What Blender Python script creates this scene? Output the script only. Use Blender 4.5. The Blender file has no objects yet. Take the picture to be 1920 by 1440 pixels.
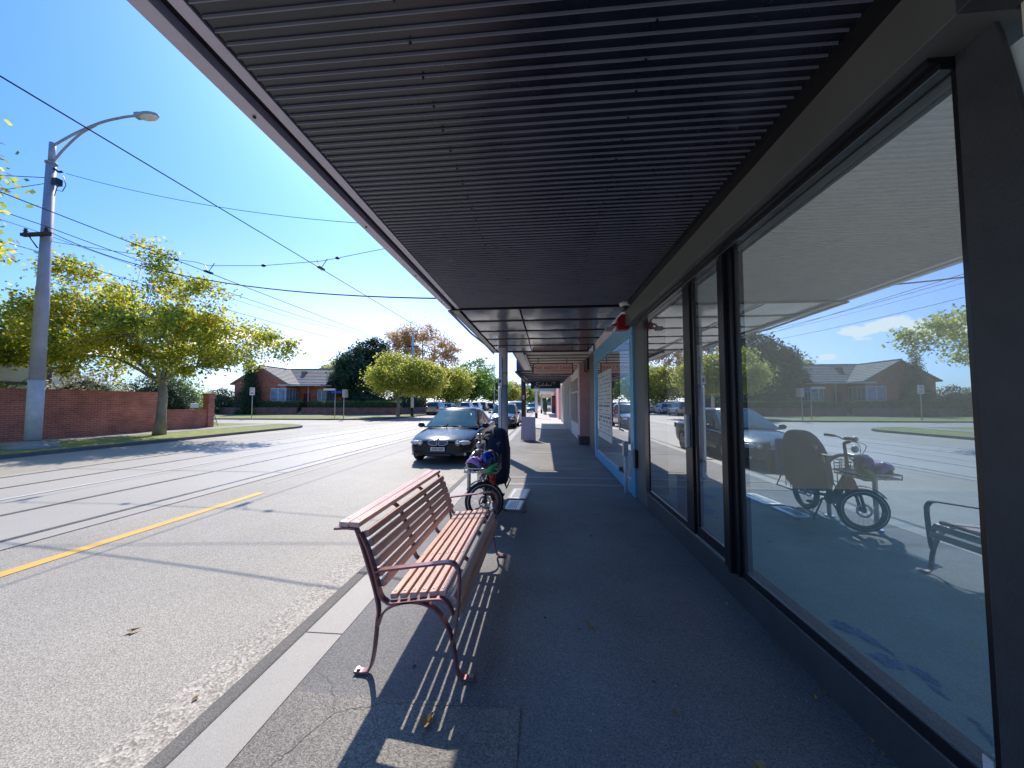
import bpy, bmesh, math, random
from mathutils import Vector, Matrix
PI = math.pi
rnd = random.Random(11)
S = bpy.context.scene
COL = S.collection
RZ = -0.12            # road level; the footpath is z = 0

# ------------------------------------------------------------------ helpers
def tag(o, label=None, cat=None, group=None, kind=None):
    if label: o['label'] = label
    if cat: o['category'] = cat
    if group: o['group'] = group
    if kind: o['kind'] = kind
    return o

def thing(name, label, cat, loc=(0, 0, 0), rz=0.0, group=None):
    o = bpy.data.objects.new(name, None)
    COL.objects.link(o)
    o.empty_display_size = 0.1
    o.location = loc
    o.rotation_euler = (0, 0, rz)
    return tag(o, label, cat, group)

def copy_tree(o, parent=None, own=()):
    c = o.copy(); COL.objects.link(c)
    if parent is not None:
        c.parent = parent
    for ch in [x for x in bpy.data.objects if x.parent == o]:
        copy_tree(ch, c)
    return c

class MB:
    """mesh collector: shapes end up as one mesh object"""
    def __init__(self):
        self.v = []; self.f = []; self.m = []; self.s = []; self.cm = 0; self.cs = False
    def mat(self, i): self.cm = i; return self
    def smooth(self, b=True): self.cs = b; return self
    def add(self, vs, fs):
        n = len(self.v)
        self.v.extend([tuple(p) for p in vs])
        for f in fs:
            self.f.append([i + n for i in f]); self.m.append(self.cm); self.s.append(self.cs)
        return self
    def box(self, x0, x1, y0, y1, z0, z1, M=None):
        vs = [(x0,y0,z0),(x1,y0,z0),(x1,y1,z0),(x0,y1,z0),(x0,y0,z1),(x1,y0,z1),(x1,y1,z1),(x0,y1,z1)]
        if M is not None: vs = [tuple(M @ Vector(p)) for p in vs]
        return self.add(vs, [(0,3,2,1),(4,5,6,7),(0,1,5,4),(1,2,6,5),(2,3,7,6),(3,0,4,7)])
    def quad(self, a, b, c, d): return self.add([a, b, c, d], [(0,1,2,3)])
    def poly(self, pts): return self.add(pts, [tuple(range(len(pts)))])
    def prism(self, pts, ax, a0, a1):
        """extrude a 2D outline along axis ax (0,1,2)"""
        def mk(p, a):
            q = [p[0], p[1]]; q.insert(ax, a); return tuple(q)
        n = len(pts)
        vs = [mk(p, a0) for p in pts] + [mk(p, a1) for p in pts]
        fs = [tuple(range(n))[::-1], tuple(range(n, 2*n))]
        for i in range(n):
            j = (i+1) % n; fs.append((i, j, n+j, n+i))
        return self.add(vs, fs)
    def tube(self, pts, r, n=8, cap=True, r2=None):
        pts = [Vector(p) for p in pts]
        N = len(pts)
        rs = r if isinstance(r, (list, tuple)) else [r + ((r2 if r2 is not None else r) - r) * i / max(1, N-1) for i in range(N)]
        vs = []; up = None
        for i, p in enumerate(pts):
            t = (pts[min(i+1, N-1)] - pts[max(i-1, 0)])
            if t.length < 1e-9: t = Vector((0,0,1))
            t.normalize()
            if up is None:
                up = Vector((0,0,1)) if abs(t.z) < .9 else Vector((1,0,0))
            a = t.cross(up)
            if a.length < 1e-6: a = t.orthogonal()
            a.normalize(); b = a.cross(t); up = b
            for k in range(n):
                an = 2*PI*k/n
                vs.append(p + (a*math.cos(an) + b*math.sin(an)) * rs[i])
        fs = []
        for i in range(N-1):
            for k in range(n):
                k2 = (k+1) % n
                fs.append((i*n+k, i*n+k2, (i+1)*n+k2, (i+1)*n+k))
        if cap:
            fs.append(tuple(range(n))[::-1]); fs.append(tuple(range((N-1)*n, N*n)))
        o = self.cs; self.cs = True; self.add(vs, fs); self.cs = o
        return self
    def bar(self, pts, w, t, side=(0,1,0)):
        """flat bar of width w (along side) and thickness t along a path"""
        pts = [Vector(p) for p in pts]; sd = Vector(side).normalized(); N = len(pts); vs = []
        for i, p in enumerate(pts):
            tg = (pts[min(i+1, N-1)] - pts[max(i-1, 0)]).normalized()
            nn = tg.cross(sd).normalized()
            for a, b in ((-1,-1),(1,-1),(1,1),(-1,1)):
                vs.append(p + sd*(a*w/2) + nn*(b*t/2))
        fs = [(0,3,2,1), tuple(range((N-1)*4, N*4))]
        for i in range(N-1):
            for k in range(4):
                k2 = (k+1) % 4; fs.append((i*4+k, i*4+k2, (i+1)*4+k2, (i+1)*4+k))
        return self.add(vs, fs)
    def lathe(self, prof, M=None, n=20, close=False):
        """prof: (r, h) turned round local z"""
        vs = []
        for r, h in prof:
            for k in range(n):
                a = 2*PI*k/n; p = Vector((r*math.cos(a), r*math.sin(a), h))
                vs.append(M @ p if M is not None else p)
        fs = []; m = len(prof); rng = m if close else m-1
        for i in range(rng):
            j = (i+1) % m
            for k in range(n):
                k2 = (k+1) % n; fs.append((i*n+k, i*n+k2, j*n+k2, j*n+k))
        o = self.cs; self.cs = True; self.add(vs, fs); self.cs = o
        return self
    def cyl(self, c, r, h0, h1, ax=2, n=16):
        M = Matrix.Translation(c) @ (Matrix() if ax == 2 else Matrix.Rotation(PI/2, 4, 'Y') if ax == 0 else Matrix.Rotation(-PI/2, 4, 'X'))
        self.lathe([(0.0005, h0), (r, h0), (r, h0), (r, h1), (r, h1), (0.0005, h1)], M, n)
        return self
    def ball(self, c, rx, ry=None, rz=None, n=12, m=8, z0=-1.0, M=None):
        ry = ry or rx; rz = rz or rx
        prof = []
        a0 = math.asin(z0)
        for i in range(m+1):
            a = a0 + (PI/2 - a0)*i/m
            prof.append((max(math.cos(a), 1e-3), math.sin(a)))
        T = Matrix.Translation(c) @ (M if M is not None else Matrix()) @ Matrix.Diagonal((rx, ry, rz, 1))
        return self.lathe(prof, T, n)
    def build(self, name, mats, parent=None, bevel=0.0, subs=0, fix=True):
        me = bpy.data.meshes.new(name)
        me.from_pydata(self.v, [], self.f)
        if not isinstance(mats, (list, tuple)): mats = [mats]
        for m in mats: me.materials.append(m)
        me.polygons.foreach_set('material_index', self.m)
        me.polygons.foreach_set('use_smooth', self.s)
        me.update()
        if fix:
            b = bmesh.new(); b.from_mesh(me)
            bmesh.ops.recalc_face_normals(b, faces=b.faces); b.to_mesh(me); b.free()
        o = bpy.data.objects.new(name, me); COL.objects.link(o)
        if parent is not None: o.parent = parent
        if bevel > 0:
            md = o.modifiers.new('b', 'BEVEL'); md.width = bevel; md.segments = 2; md.limit_method = 'ANGLE'; md.angle_limit = math.radians(40)
        if subs:
            md = o.modifiers.new('s', 'SUBSURF'); md.levels = subs; md.render_levels = subs
        return o

def islands(mb):
    par = list(range(len(mb.v)))
    def find(i):
        while par[i] != i: par[i] = par[par[i]]; i = par[i]
        return i
    for f_ in mb.f:
        for q in f_[1:]: par[find(q)] = find(f_[0])
    G = {}
    for k, f_ in enumerate(mb.f): G.setdefault(find(f_[0]), []).append(k)
    return list(G.values())
def split(mb, name, mats, parent, **kw):
    """one object per separate piece"""
    out = []
    for fl in islands(mb):
        n = MB(); mp_ = {}
        for k in fl:
            for q in mb.f[k]:
                if q not in mp_: mp_[q] = len(n.v); n.v.append(mb.v[q])
            n.f.append([mp_[q] for q in mb.f[k]]); n.m.append(mb.m[k]); n.s.append(mb.s[k])
        out.append(n.build(name, mats, parent, **kw))
    return out

# ------------------------------------------------------------------ materials
def _mat(name):
    m = bpy.data.materials.new(name); m.use_nodes = True
    nt = m.node_tree; b = nt.nodes['Principled BSDF']
    return m, nt, b
def N(nt, t, **kw):
    n = nt.nodes.new(t)
    for k, v in kw.items():
        if k in n.inputs.keys() if hasattr(n.inputs, 'keys') else False: n.inputs[k].default_value = v
        else: setattr(n, k, v)
    return n
def ramp(nt, stops):
    r = nt.nodes.new('ShaderNodeValToRGB'); e = r.color_ramp.elements
    e[0].position, e[0].color = stops[0][0], (*stops[0][1], 1)
    e[1].position, e[1].color = stops[-1][0], (*stops[-1][1], 1)
    for p, c in stops[1:-1]:
        k = e.new(p); k.color = (*c, 1)
    return r
def sc(c, k): return tuple(min(1, x*k) for x in c)
def simple(name, col, rough=.5, metal=0.0, var=.12, scale=6.0, bump=0.0, bscale=60.0, coat=0.0, spec=.5, stretch=None):
    """principled with broad and fine noise in colour and roughness"""
    m, nt, b = _mat(name); L = nt.links.new
    tc = N(nt, 'ShaderNodeTexCoord'); mp = N(nt, 'ShaderNodeMapping')
    L(tc.outputs['Object'], mp.inputs[0])
    if stretch: mp.inputs['Scale'].default_value = stretch
    n1 = N(nt, 'ShaderNodeTexNoise'); n1.inputs['Scale'].default_value = scale; n1.inputs['Detail'].default_value = 6
    n1.inputs['Roughness'].default_value = .65
    L(mp.outputs[0], n1.inputs['Vector'])
    r = ramp(nt, [(.3, sc(col, 1-var)), (.7, sc(col, 1+var))])
    L(n1.outputs['Fac'], r.inputs[0]); L(r.outputs[0], b.inputs['Base Color'])
    b.inputs['Metallic'].default_value = metal
    b.inputs['Specular IOR Level'].default_value = spec
    b.inputs['Coat Weight'].default_value = coat
    b.inputs['Coat Roughness'].default_value = .06
    mr = N(nt, 'ShaderNodeMapRange'); mr.inputs[3].default_value = max(0, rough-.08); mr.inputs[4].default_value = min(1, rough+.08)
    L(n1.outputs['Fac'], mr.inputs[0]); L(mr.outputs[0], b.inputs['Roughness'])
    if bump:
        n2 = N(nt, 'ShaderNodeTexNoise'); n2.inputs['Scale'].default_value = bscale; n2.inputs['Detail'].default_value = 4
        L(mp.outputs[0], n2.inputs['Vector'])
        bp = N(nt, 'ShaderNodeBump'); bp.inputs['Strength'].default_value = bump; bp.inputs['Distance'].default_value = .01
        L(n2.outputs['Fac'], bp.inputs['Height']); L(bp.outputs[0], b.inputs['Normal'])
    return m

def aggregate(name, dark, light, grain=140.0, patch=.5, rough=.75, bump=.5, stain=(.75, 1.15), spec=.5, cracks=0.0):
    """asphalt / aggregate: stones by voronoi, fine noise, broad stains, optional cracks"""
    m, nt, b = _mat(name); L = nt.links.new
    tc = N(nt, 'ShaderNodeTexCoord')
    v = N(nt, 'ShaderNodeTexVoronoi'); v.inputs['Scale'].default_value = grain; L(tc.outputs['Object'], v.inputs['Vector'])
    bw = N(nt, 'ShaderNodeSeparateColor'); L(v.outputs['Color'], bw.inputs[0])
    r = ramp(nt, [(.0, dark), (.55, tuple((a+c)/2 for a, c in zip(dark, light))), (1.0, light)])
    L(bw.outputs[0], r.inputs[0])
    n = N(nt, 'ShaderNodeTexNoise'); n.inputs['Scale'].default_value = patch; n.inputs['Detail'].default_value = 8; n.inputs['Roughness'].default_value = .6
    L(tc.outputs['Object'], n.inputs['Vector'])
    mr = N(nt, 'ShaderNodeMapRange'); mr.inputs[1].default_value = .3; mr.inputs[2].default_value = .7
    mr.inputs[3].default_value = stain[0]; mr.inputs[4].default_value = stain[1]
    L(n.outputs['Fac'], mr.inputs[0])
    mx = N(nt, 'ShaderNodeMix', data_type='RGBA', blend_type='MULTIPLY'); mx.inputs[0].default_value = 1
    L(r.outputs[0], mx.inputs[6]); L(mr.outputs[0], mx.inputs[7])
    out = mx.outputs[2]
    if cracks > 0:
        w = N(nt, 'ShaderNodeTexNoise'); w.inputs['Scale'].default_value = 3; w.inputs['Detail'].default_value = 5
        L(tc.outputs['Object'], w.inputs['Vector'])
        ad = N(nt, 'ShaderNodeMix', data_type='RGBA', blend_type='LINEAR_LIGHT'); ad.inputs[0].default_value = .25
        L(tc.outputs['Object'], ad.inputs[6]); L(w.outputs['Color'], ad.inputs[7])
        vc = N(nt, 'ShaderNodeTexVoronoi', feature='DISTANCE_TO_EDGE'); vc.inputs['Scale'].default_value = cracks
        L(ad.outputs[2], vc.inputs['Vector'])
        cr = ramp(nt, [(.0, (.62, .60, .58)), (.0035, (1, 1, 1))])
        L(vc.outputs['Distance'], cr.inputs[0])
        m2 = N(nt, 'ShaderNodeMix', data_type='RGBA', blend_type='MULTIPLY'); m2.inputs[0].default_value = 1
        L(out, m2.inputs[6]); L(cr.outputs[0], m2.inputs[7]); out = m2.outputs[2]
    L(out, b.inputs['Base Color'])
    b.inputs['Roughness'].default_value = rough; b.inputs['Specular IOR Level'].default_value = spec
    bp = N(nt, 'ShaderNodeBump'); bp.inputs['Strength'].default_value = bump; bp.inputs['Distance'].default_value = .004
    L(v.outputs['Distance'], bp.inputs['Height']); L(bp.outputs[0], b.inputs['Normal'])
    return m

def brick(name, c1, c2, mortar, sx=1.0, rough=.8, axis='X', scale=1.0):
    m, nt, b = _mat(name); L = nt.links.new
    tc = N(nt, 'ShaderNodeTexCoord'); sp = N(nt, 'ShaderNodeSeparateXYZ'); cb = N(nt, 'ShaderNodeCombineXYZ')
    L(tc.outputs['Object'], sp.inputs[0])
    ad = N(nt, 'ShaderNodeMath', operation='ADD'); L(sp.outputs[0], ad.inputs[0]); L(sp.outputs[1], ad.inputs[1])
    L(ad.outputs[0], cb.inputs[0]); L(sp.outputs[2], cb.inputs[1])
    br = N(nt, 'ShaderNodeTexBrick'); br.offset = .5
    br.inputs['Scale'].default_value = scale; br.inputs['Brick Width'].default_value = .24; br.inputs['Row Height'].default_value = .086
    br.inputs['Mortar Size'].default_value = .008; br.inputs['Mortar Smooth'].default_value = .3; br.inputs['Bias'].default_value = -.1
    br.inputs['Color1'].default_value = (*c1, 1); br.inputs['Color2'].default_value = (*c2, 1); br.inputs['Mortar'].default_value = (*mortar, 1)
    L(cb.outputs[0], br.inputs['Vector'])
    n = N(nt, 'ShaderNodeTexNoise'); n.inputs['Scale'].default_value = 1.3; n.inputs['Detail'].default_value = 7
    L(tc.outputs['Object'], n.inputs['Vector'])
    mr = N(nt, 'ShaderNodeMapRange'); mr.inputs[1].default_value = .3; mr.inputs[2].default_value = .7; mr.inputs[3].default_value = .7; mr.inputs[4].default_value = 1.2
    L(n.outputs['Fac'], mr.inputs[0])
    mx = N(nt, 'ShaderNodeMix', data_type='RGBA', blend_type='MULTIPLY'); mx.inputs[0].default_value = 1
    L(br.outputs['Color'], mx.inputs[6]); L(mr.outputs[0], mx.inputs[7]); L(mx.outputs[2], b.inputs['Base Color'])
    b.inputs['Roughness'].default_value = rough
    bp = N(nt, 'ShaderNodeBump'); bp.inputs['Strength'].default_value = .5; bp.inputs['Distance'].default_value = -.006
    L(br.outputs['Fac'], bp.inputs['Height']); L(bp.outputs[0], b.inputs['Normal'])
    return m

def leafmat(name, cols, trans=.5, patch=.6):
    """leaf colour: random per leaf, shifted by broad noise so clumps differ"""
    m = bpy.data.materials.new(name); m.use_nodes = True; nt = m.node_tree; nt.nodes.clear(); L = nt.links.new
    g = N(nt, 'ShaderNodeNewGeometry'); tc = N(nt, 'ShaderNodeTexCoord')
    n = N(nt, 'ShaderNodeTexNoise'); n.inputs['Scale'].default_value = patch; n.inputs['Detail'].default_value = 3
    L(tc.outputs['Object'], n.inputs['Vector'])
    a = N(nt, 'ShaderNodeMath', operation='MULTIPLY'); a.inputs[1].default_value = .55; L(g.outputs['Random Per Island'], a.inputs[0])
    c = N(nt, 'ShaderNodeMapRange'); c.inputs[1].default_value = .3; c.inputs[2].default_value = .7; c.inputs[3].default_value = 0; c.inputs[4].default_value = .45
    L(n.outputs['Fac'], c.inputs[0])
    ad = N(nt, 'ShaderNodeMath', operation='ADD'); L(a.outputs[0], ad.inputs[0]); L(c.outputs[0], ad.inputs[1])
    k = len(cols); r = ramp(nt, [(i/(k-1), cc) for i, cc in enumerate(cols)]); L(ad.outputs[0], r.inputs[0])
    d = N(nt, 'ShaderNodeBsdfPrincipled'); d.inputs['Roughness'].default_value = .5; L(r.outputs[0], d.inputs['Base Color'])
    t = N(nt, 'ShaderNodeBsdfTranslucent')
    hs = N(nt, 'ShaderNodeHueSaturation'); hs.inputs['Saturation'].default_value = 1.15; hs.inputs['Value'].default_value = 1.5
    L(r.outputs[0], hs.inputs['Color']); L(hs.outputs[0], t.inputs['Color'])
    mx = N(nt, 'ShaderNodeMixShader'); mx.inputs[0].default_value = trans
    L(d.outputs[0], mx.inputs[1]); L(t.outputs[0], mx.inputs[2])
    o = N(nt, 'ShaderNodeOutputMaterial'); L(mx.outputs[0], o.inputs[0])
    return m

def glassmat(name, refl=.55, film=(.12, .15, .17), filmw=.25, tint=(.9, .95, 1), thru=(.6, .7, .75), rough=.0):
    """shop glass: strong mirror reflection, pale film painting in a veil of light, the rest seen through"""
    m = bpy.data.materials.new(name); m.use_nodes = True; nt = m.node_tree; nt.nodes.clear(); L = nt.links.new
    tc = N(nt, 'ShaderNodeTexCoord')
    gl = N(nt, 'ShaderNodeBsdfGlossy'); gl.inputs['Color'].default_value = (*tint, 1); gl.inputs['Roughness'].default_value = rough
    tr = N(nt, 'ShaderNodeBsdfTransparent'); tr.inputs[0].default_value = (*thru, 1)
    df = N(nt, 'ShaderNodeBsdfDiffuse'); df.inputs[0].default_value = (*film, 1)
    n = N(nt, 'ShaderNodeTexNoise'); n.inputs['Scale'].default_value = 1.1; n.inputs['Detail'].default_value = 5; L(tc.outputs['Object'], n.inputs['Vector'])
    mr = N(nt, 'ShaderNodeMapRange'); mr.inputs[1].default_value = .3; mr.inputs[2].default_value = .7
    mr.inputs[3].default_value = filmw*.75; mr.inputs[4].default_value = filmw*1.25
    L(n.outputs['Fac'], mr.inputs[0])
    m1 = N(nt, 'ShaderNodeMixShader'); L(mr.outputs[0], m1.inputs[0]); L(tr.outputs[0], m1.inputs[1]); L(df.outputs[0], m1.inputs[2])
    lw = N(nt, 'ShaderNodeFresnel'); lw.inputs['IOR'].default_value = 1.5
    m3 = N(nt, 'ShaderNodeMapRange'); m3.inputs[1].default_value = .04; m3.inputs[2].default_value = .6; m3.inputs[3].default_value = refl; m3.inputs[4].default_value = .95
    L(lw.outputs[0], m3.inputs[0])
    m2 = N(nt, 'ShaderNodeMixShader'); L(m3.outputs[0], m2.inputs[0]); L(m1.outputs[0], m2.inputs[1]); L(gl.outputs[0], m2.inputs[2])
    o = N(nt, 'ShaderNodeOutputMaterial'); L(m2.outputs[0], o.inputs[0])
    return m

M = {}
M['asphalt'] = aggregate('asphalt', (.26, .235, .195), (.53, .49, .42), grain=135, patch=.35, rough=.62, bump=.5, stain=(.80, 1.12), cracks=0)
M['concrete_track'] = aggregate('track_concrete', (.40, .37, .325), (.52, .485, .43), grain=220, patch=.25, rough=.55, bump=.2, stain=(.88, 1.08))
M['gutter'] = aggregate('gutter_aggregate', (.26, .23, .19), (.66, .61, .53), grain=78, patch=1.2, rough=.7, bump=.8, stain=(.8, 1.1))
M['kerb'] = aggregate('kerb_stone', (.12, .115, .105), (.22, .21, .20), grain=160, patch=1.5, rough=.75, bump=.4)
M['paver'] = aggregate('kerb_paver', (.35, .335, .31), (.45, .43, .40), grain=260, patch=1.8, rough=.6, bump=.15, stain=(.88, 1.06))
M['footpath'] = aggregate('footpath_asphalt', (.12, .127, .143), (.355, .343, .33), grain=230, patch=.7, rough=.72, bump=.5, stain=(.70, 1.18))
M['conc'] = aggregate('path_concrete', (.30, .29, .27), (.42, .40, .37), grain=200, patch=1, rough=.8, bump=.2)
M['plinth'] = simple('plinth_render', (.055, .06, .065), .6, var=.2, scale=5, bump=.3, bscale=90)
M['manhole'] = simple('manhole_iron', (.12, .11, .10), .6, metal=.4, bump=.3)
M['rail'] = simple('rail_steel', (.42, .40, .38), .28, metal=.8)
M['groove'] = simple('groove_dark', (.13, .12, .11), .8)
M['yellow'] = simple('line_yellow', (.85, .50, .09), .55, var=.1, scale=40)
M['whiteline'] = simple('line_white', (.6, .6, .58), .6, var=.2, scale=30)
M['grass'] = simple('grass_turf', (.26, .29, .07), .9, var=.45, scale=2.2, bump=1.0, bscale=45)
M['earth'] = simple('bare_earth', (.13, .105, .07), .95, var=.3, scale=4, bump=.6, bscale=30)
M['awning'] = simple('awning_steel', (.009, .013, .028), .28, var=.45, scale=3, spec=.5)
M['rib'] = simple('awning_rib', (.19, .205, .27), .30, var=.1, scale=3, spec=.6)
M['panel'] = simple('smooth_soffit', (.075, .073, .085), .16, var=.25, scale=1.2, bump=.06, bscale=3, spec=.6)
M['fascia'] = simple('fascia_paint', (.52, .50, .63), .4, var=.08, scale=8, bump=.05)
M['black'] = simple('black_paint', (.012, .013, .016), .32, var=.2)
M['header'] = simple('header_board', (.13, .138, .128), .5, var=.14, scale=2)
M['frame'] = simple('window_frame_black', (.012, .013, .016), .3, var=.15)
M['wire'] = simple('wire_black', (.03, .03, .035), .95, spec=.05)
M['alu'] = simple('aluminium', (.6, .6, .6), .35, metal=.8)
M['silver'] = simple('galvanised', (.5, .51, .53), .38, metal=.7, var=.15)
M['steelpole'] = simple('pole_grey', (.42, .42, .48), .6, var=.15, scale=2.5, bump=.15, bscale=20)
M['polewhite'] = simple('pole_whitewash', (.62, .62, .64), .6, var=.15, scale=5)
M['woodpole'] = simple('pole_brown', (.055, .045, .045), .7, var=.3, scale=2, stretch=(8, 8, .6), bump=.3)
M['timber'] = simple('slat_timber', (.70, .43, .36), .36, var=.30, scale=7, bump=.25, bscale=40, stretch=(12, .5, 12), coat=.0, spec=.8)
M['benchmetal'] = simple('bench_metal', (.24, .11, .125), .34, metal=.35, var=.15, scale=8, bump=.05)
M['bolt'] = simple('bolt_steel', (.55, .5, .5), .3, metal=.9)
M['white'] = simple('white_paint', (.72, .72, .70), .45, var=.06)
M['cream'] = simple('cream_render', (.82, .77, .68), .8, var=.08, scale=2, bump=.2)
M['tile'] = simple('roof_tile', (.27, .26, .24), .75, var=.25, scale=1.5)
M['pinkwall'] = simple('pink_render', (.80, .45, .43), .6, var=.1, scale=3)
M['stone'] = simple('brown_stone', (.16, .115, .10), .6, var=.25, scale=4)
M['bluepaint'] = simple('light_blue_paint', (.20, .50, .72), .4, var=.1, scale=4)
M['lilac'] = simple('lilac_board', (.72, .60, .68), .6, var=.05)
M['red'] = simple('red_plastic', (.35, .02, .025), .4)
M['maroon'] = simple('maroon_paint', (.16, .018, .03), .3, coat=.5)
M['rubber'] = simple('tyre_rubber', (.018, .018, .019), .75, var=.25, scale=30, bump=.2)
M['plastic'] = simple('black_plastic', (.016, .017, .02), .45, var=.2)
M['navy'] = simple('navy_fabric', (.010, .015, .045), .75, var=.25, scale=14, bump=.25, bscale=40)
M['bluemesh'] = simple('blue_bag_fabric', (.01, .09, .45), .55, var=.7, scale=38)
M['purple'] = simple('purple_shell', (.42, .22, .62), .25, coat=.6, var=.06)
M['blueshell'] = simple('blue_shell', (.015, .035, .38), .25, coat=.6, var=.1)
M['greenshell'] = simple('green_shell', (.02, .30, .07), .25, coat=.6, var=.1)
M['bark'] = simple('bark', (.16, .125, .09), .9, var=.45, scale=6, bump=.8, bscale=14, stretch=(1, 1, .4))
M['palebark'] = simple('pale_bark', (.30, .26, .21), .85, var=.35, scale=5, bump=.5, bscale=14, stretch=(1, 1, .4))
M['brick'] = brick('red_brick', (.58, .17, .11), (.42, .11, .08), (.50, .36, .30))
M['housebrick'] = brick('house_brick', (.60, .19, .11), (.46, .13, .08), (.48, .30, .24))
M['darkbrick'] = brick('dark_brick', (.32, .14, .13), (.24, .10, .10), (.28, .21, .2))
M['paint_dark'] = simple('car_paint_dark', (.010, .010, .018), .20, metal=.2, coat=.12, spec=.35, var=.05)
M['paint_white'] = simple('car_paint_white', (.68, .69, .70), .3, coat=1.0, var=.03)
M['paint_silver'] = simple('car_paint_silver', (.42, .38, .37), .3, metal=.5, coat=1.0, var=.04)
M['paint_navy'] = simple('car_paint_navy', (.02, .03, .07), .25, metal=.3, coat=1.0, var=.05)
M['paint_blue'] = simple('car_paint_blue', (.10, .16, .30), .25, metal=.4, coat=1.0, var=.05)
M['chrome'] = simple('chrome', (.75, .75, .76), .12, metal=1.0, var=.02)
M['carglass'] = simple('car_glass', (.03, .10, .13), .06, var=.3, scale=2.0, spec=.25)
M['lens'] = simple('headlamp_lens', (.55, .58, .62), .1, coat=1.0, var=.3, scale=12)
M['taillens'] = simple('tail_lens', (.35, .015, .015), .2, coat=.8)
M['plate'] = simple('plate_white', (.6, .6, .6), .4)
M['ink'] = simple('dark_ink', (.02, .02, .03), .6)
M['signpink'] = simple('sign_salmon', (.95, .60, .49), .55, var=.05)
M['signtext'] = simple('sign_brown_text', (.20, .05, .03), .6)
M['signblack'] = simple('sign_black', (.008, .009, .018), .4)
M['interior_floor'] = simple('interior_floor', (.20, .44, .54), .7, var=.25, scale=2.5)
M['interior_bounce_wall'] = simple('interior_bounce_wall', (.86, .83, .72), .9, var=.05)
M['bluescuff'] = simple('blue_paint_scuff', (.005, .22, .62), .6, var=.6, scale=14)
M['winglass'] = glassmat('shop_glass', refl=.56, film=(.66, .72, .70), filmw=.20, tint=(.56, .72, .84), thru=(.88,.93,.95))
M['winglass2'] = glassmat('door_glass', refl=.62, film=(.2, .22, .24), filmw=.15, tint=(.90, .93, .95))
M['houseglass'] = simple('house_window_glass', (.22, .30, .42), .08, var=.5, scale=1.6, coat=.5)
M['sky_blue_sign'] = simple('sign_blue', (.02, .05, .42), .5)
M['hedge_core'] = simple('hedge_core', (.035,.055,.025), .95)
M['leafdry'] = simple('dry_leaf', (.34, .22, .11), .8, var=.4, scale=30)
L_AUT = [(.085, .13, .05), (.13, .19, .06), (.20, .27, .07), (.36, .38, .08), (.60, .56, .12), (.64, .52, .15), (.42, .26, .12)]
M['leaf_main'] = leafmat('plane_tree_leaves', L_AUT, .70, .5)
M['leaf_yellow'] = leafmat('yellow_leaves', [(.17, .22, .06), (.32, .36, .09), (.52, .50, .12), (.56, .46, .14)], .55, .7)
M['leaf_rust'] = leafmat('rust_leaves', [(.30, .31, .14), (.48, .38, .20), (.52, .36, .21), (.50, .44, .28)], .55, .5)
M['leaf_dark'] = leafmat('dark_leaves', [(0.031, 0.070, 0.042), (0.049, 0.105, 0.053), (0.084, 0.140, 0.070), (0.126, 0.196, 0.091)], .25, .6)
M['leaf_mid'] = leafmat('mid_leaves', [(0.081, 0.162, 0.054), (0.149, 0.257, 0.068), (0.270, 0.365, 0.081), (0.459, 0.486, 0.081)], .45, .5)
M['leaf_pale'] = leafmat('pale_leaves', [(.26, .29, .2), (.38, .38, .28), (.5, .48, .4), (.58, .54, .46)], .4, .8)
M['leaf_hedge'] = leafmat('hedge_leaves', [(0.068, 0.135, 0.041), (0.135, 0.230, 0.054), (0.270, 0.365, 0.081), (0.432, 0.459, 0.108)], .4, 1.2)

# ------------------------------------------------------------------ camera, world, sun
f, VX, HY = 680.0, 1020.0, 755.0
pitch = math.atan((HY-720)/f); yaw = math.atan((VX-960)*math.cos(pitch)/f)
cam = bpy.data.objects.new('camera', bpy.data.cameras.new('camera')); COL.objects.link(cam)
cam.data.sensor_fit = 'HORIZONTAL'; cam.data.sensor_width = 36; cam.data.lens = f/1920*36
cam.data.clip_start = .05; cam.data.clip_end = 3000
cam.location = (0, 0, 1.5); cam.rotation_euler = (PI/2 + pitch, 0, yaw)
S.camera = cam
sund = Vector((.385, -.9, -1.0)).normalized()
sun = bpy.data.lights.new('sun', 'SUN'); sun.energy = 5.0; sun.angle = math.radians(.55); sun.color = (1, .90, .77)
so = bpy.data.objects.new('sun', sun); COL.objects.link(so)
so.rotation_euler = sund.to_track_quat('-Z', 'Y').to_euler()
elev = math.asin(-sund.z); az = math.atan2(-sund.x, -sund.y)   # clockwise from +Y
W = bpy.data.worlds.new('World'); S.world = W; W.use_nodes = True; nt = W.node_tree; L = nt.links.new
bg = nt.nodes['Background']
sky = N(nt, 'ShaderNodeTexSky', sky_type='NISHITA'); sky.sun_disc = False
sky.sun_elevation = elev; sky.sun_rotation = az; sky.air_density = 1.0; sky.dust_density = 1.3; sky.ozone_density = 3.0
CLOUDS = [((-.622,.77,.140),.055),((-.65,.745,.148),.055),((-.690,.712,.132),.06),((-.725,.68,.126),.05),((-.589,.803,.091),.03),((-.80,.58,.09),.06),((-.95,-.2,.16),.2),((-.5,-.85,.15),.16)]
tc = N(nt, 'ShaderNodeTexCoord'); sp = N(nt, 'ShaderNodeSeparateXYZ'); L(tc.outputs['Generated'], sp.inputs[0])
mp = N(nt, 'ShaderNodeMapping'); mp.inputs['Scale'].default_value = (14, 14, 34); mp.inputs['Location'].default_value = (.9, .3, .2)
L(tc.outputs['Generated'], mp.inputs[0])
cn = N(nt, 'ShaderNodeTexNoise'); cn.inputs['Scale'].default_value = 1.6; cn.inputs['Detail'].default_value = 9; cn.inputs['Roughness'].default_value = .55
L(mp.outputs[0], cn.inputs['Vector'])
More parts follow.
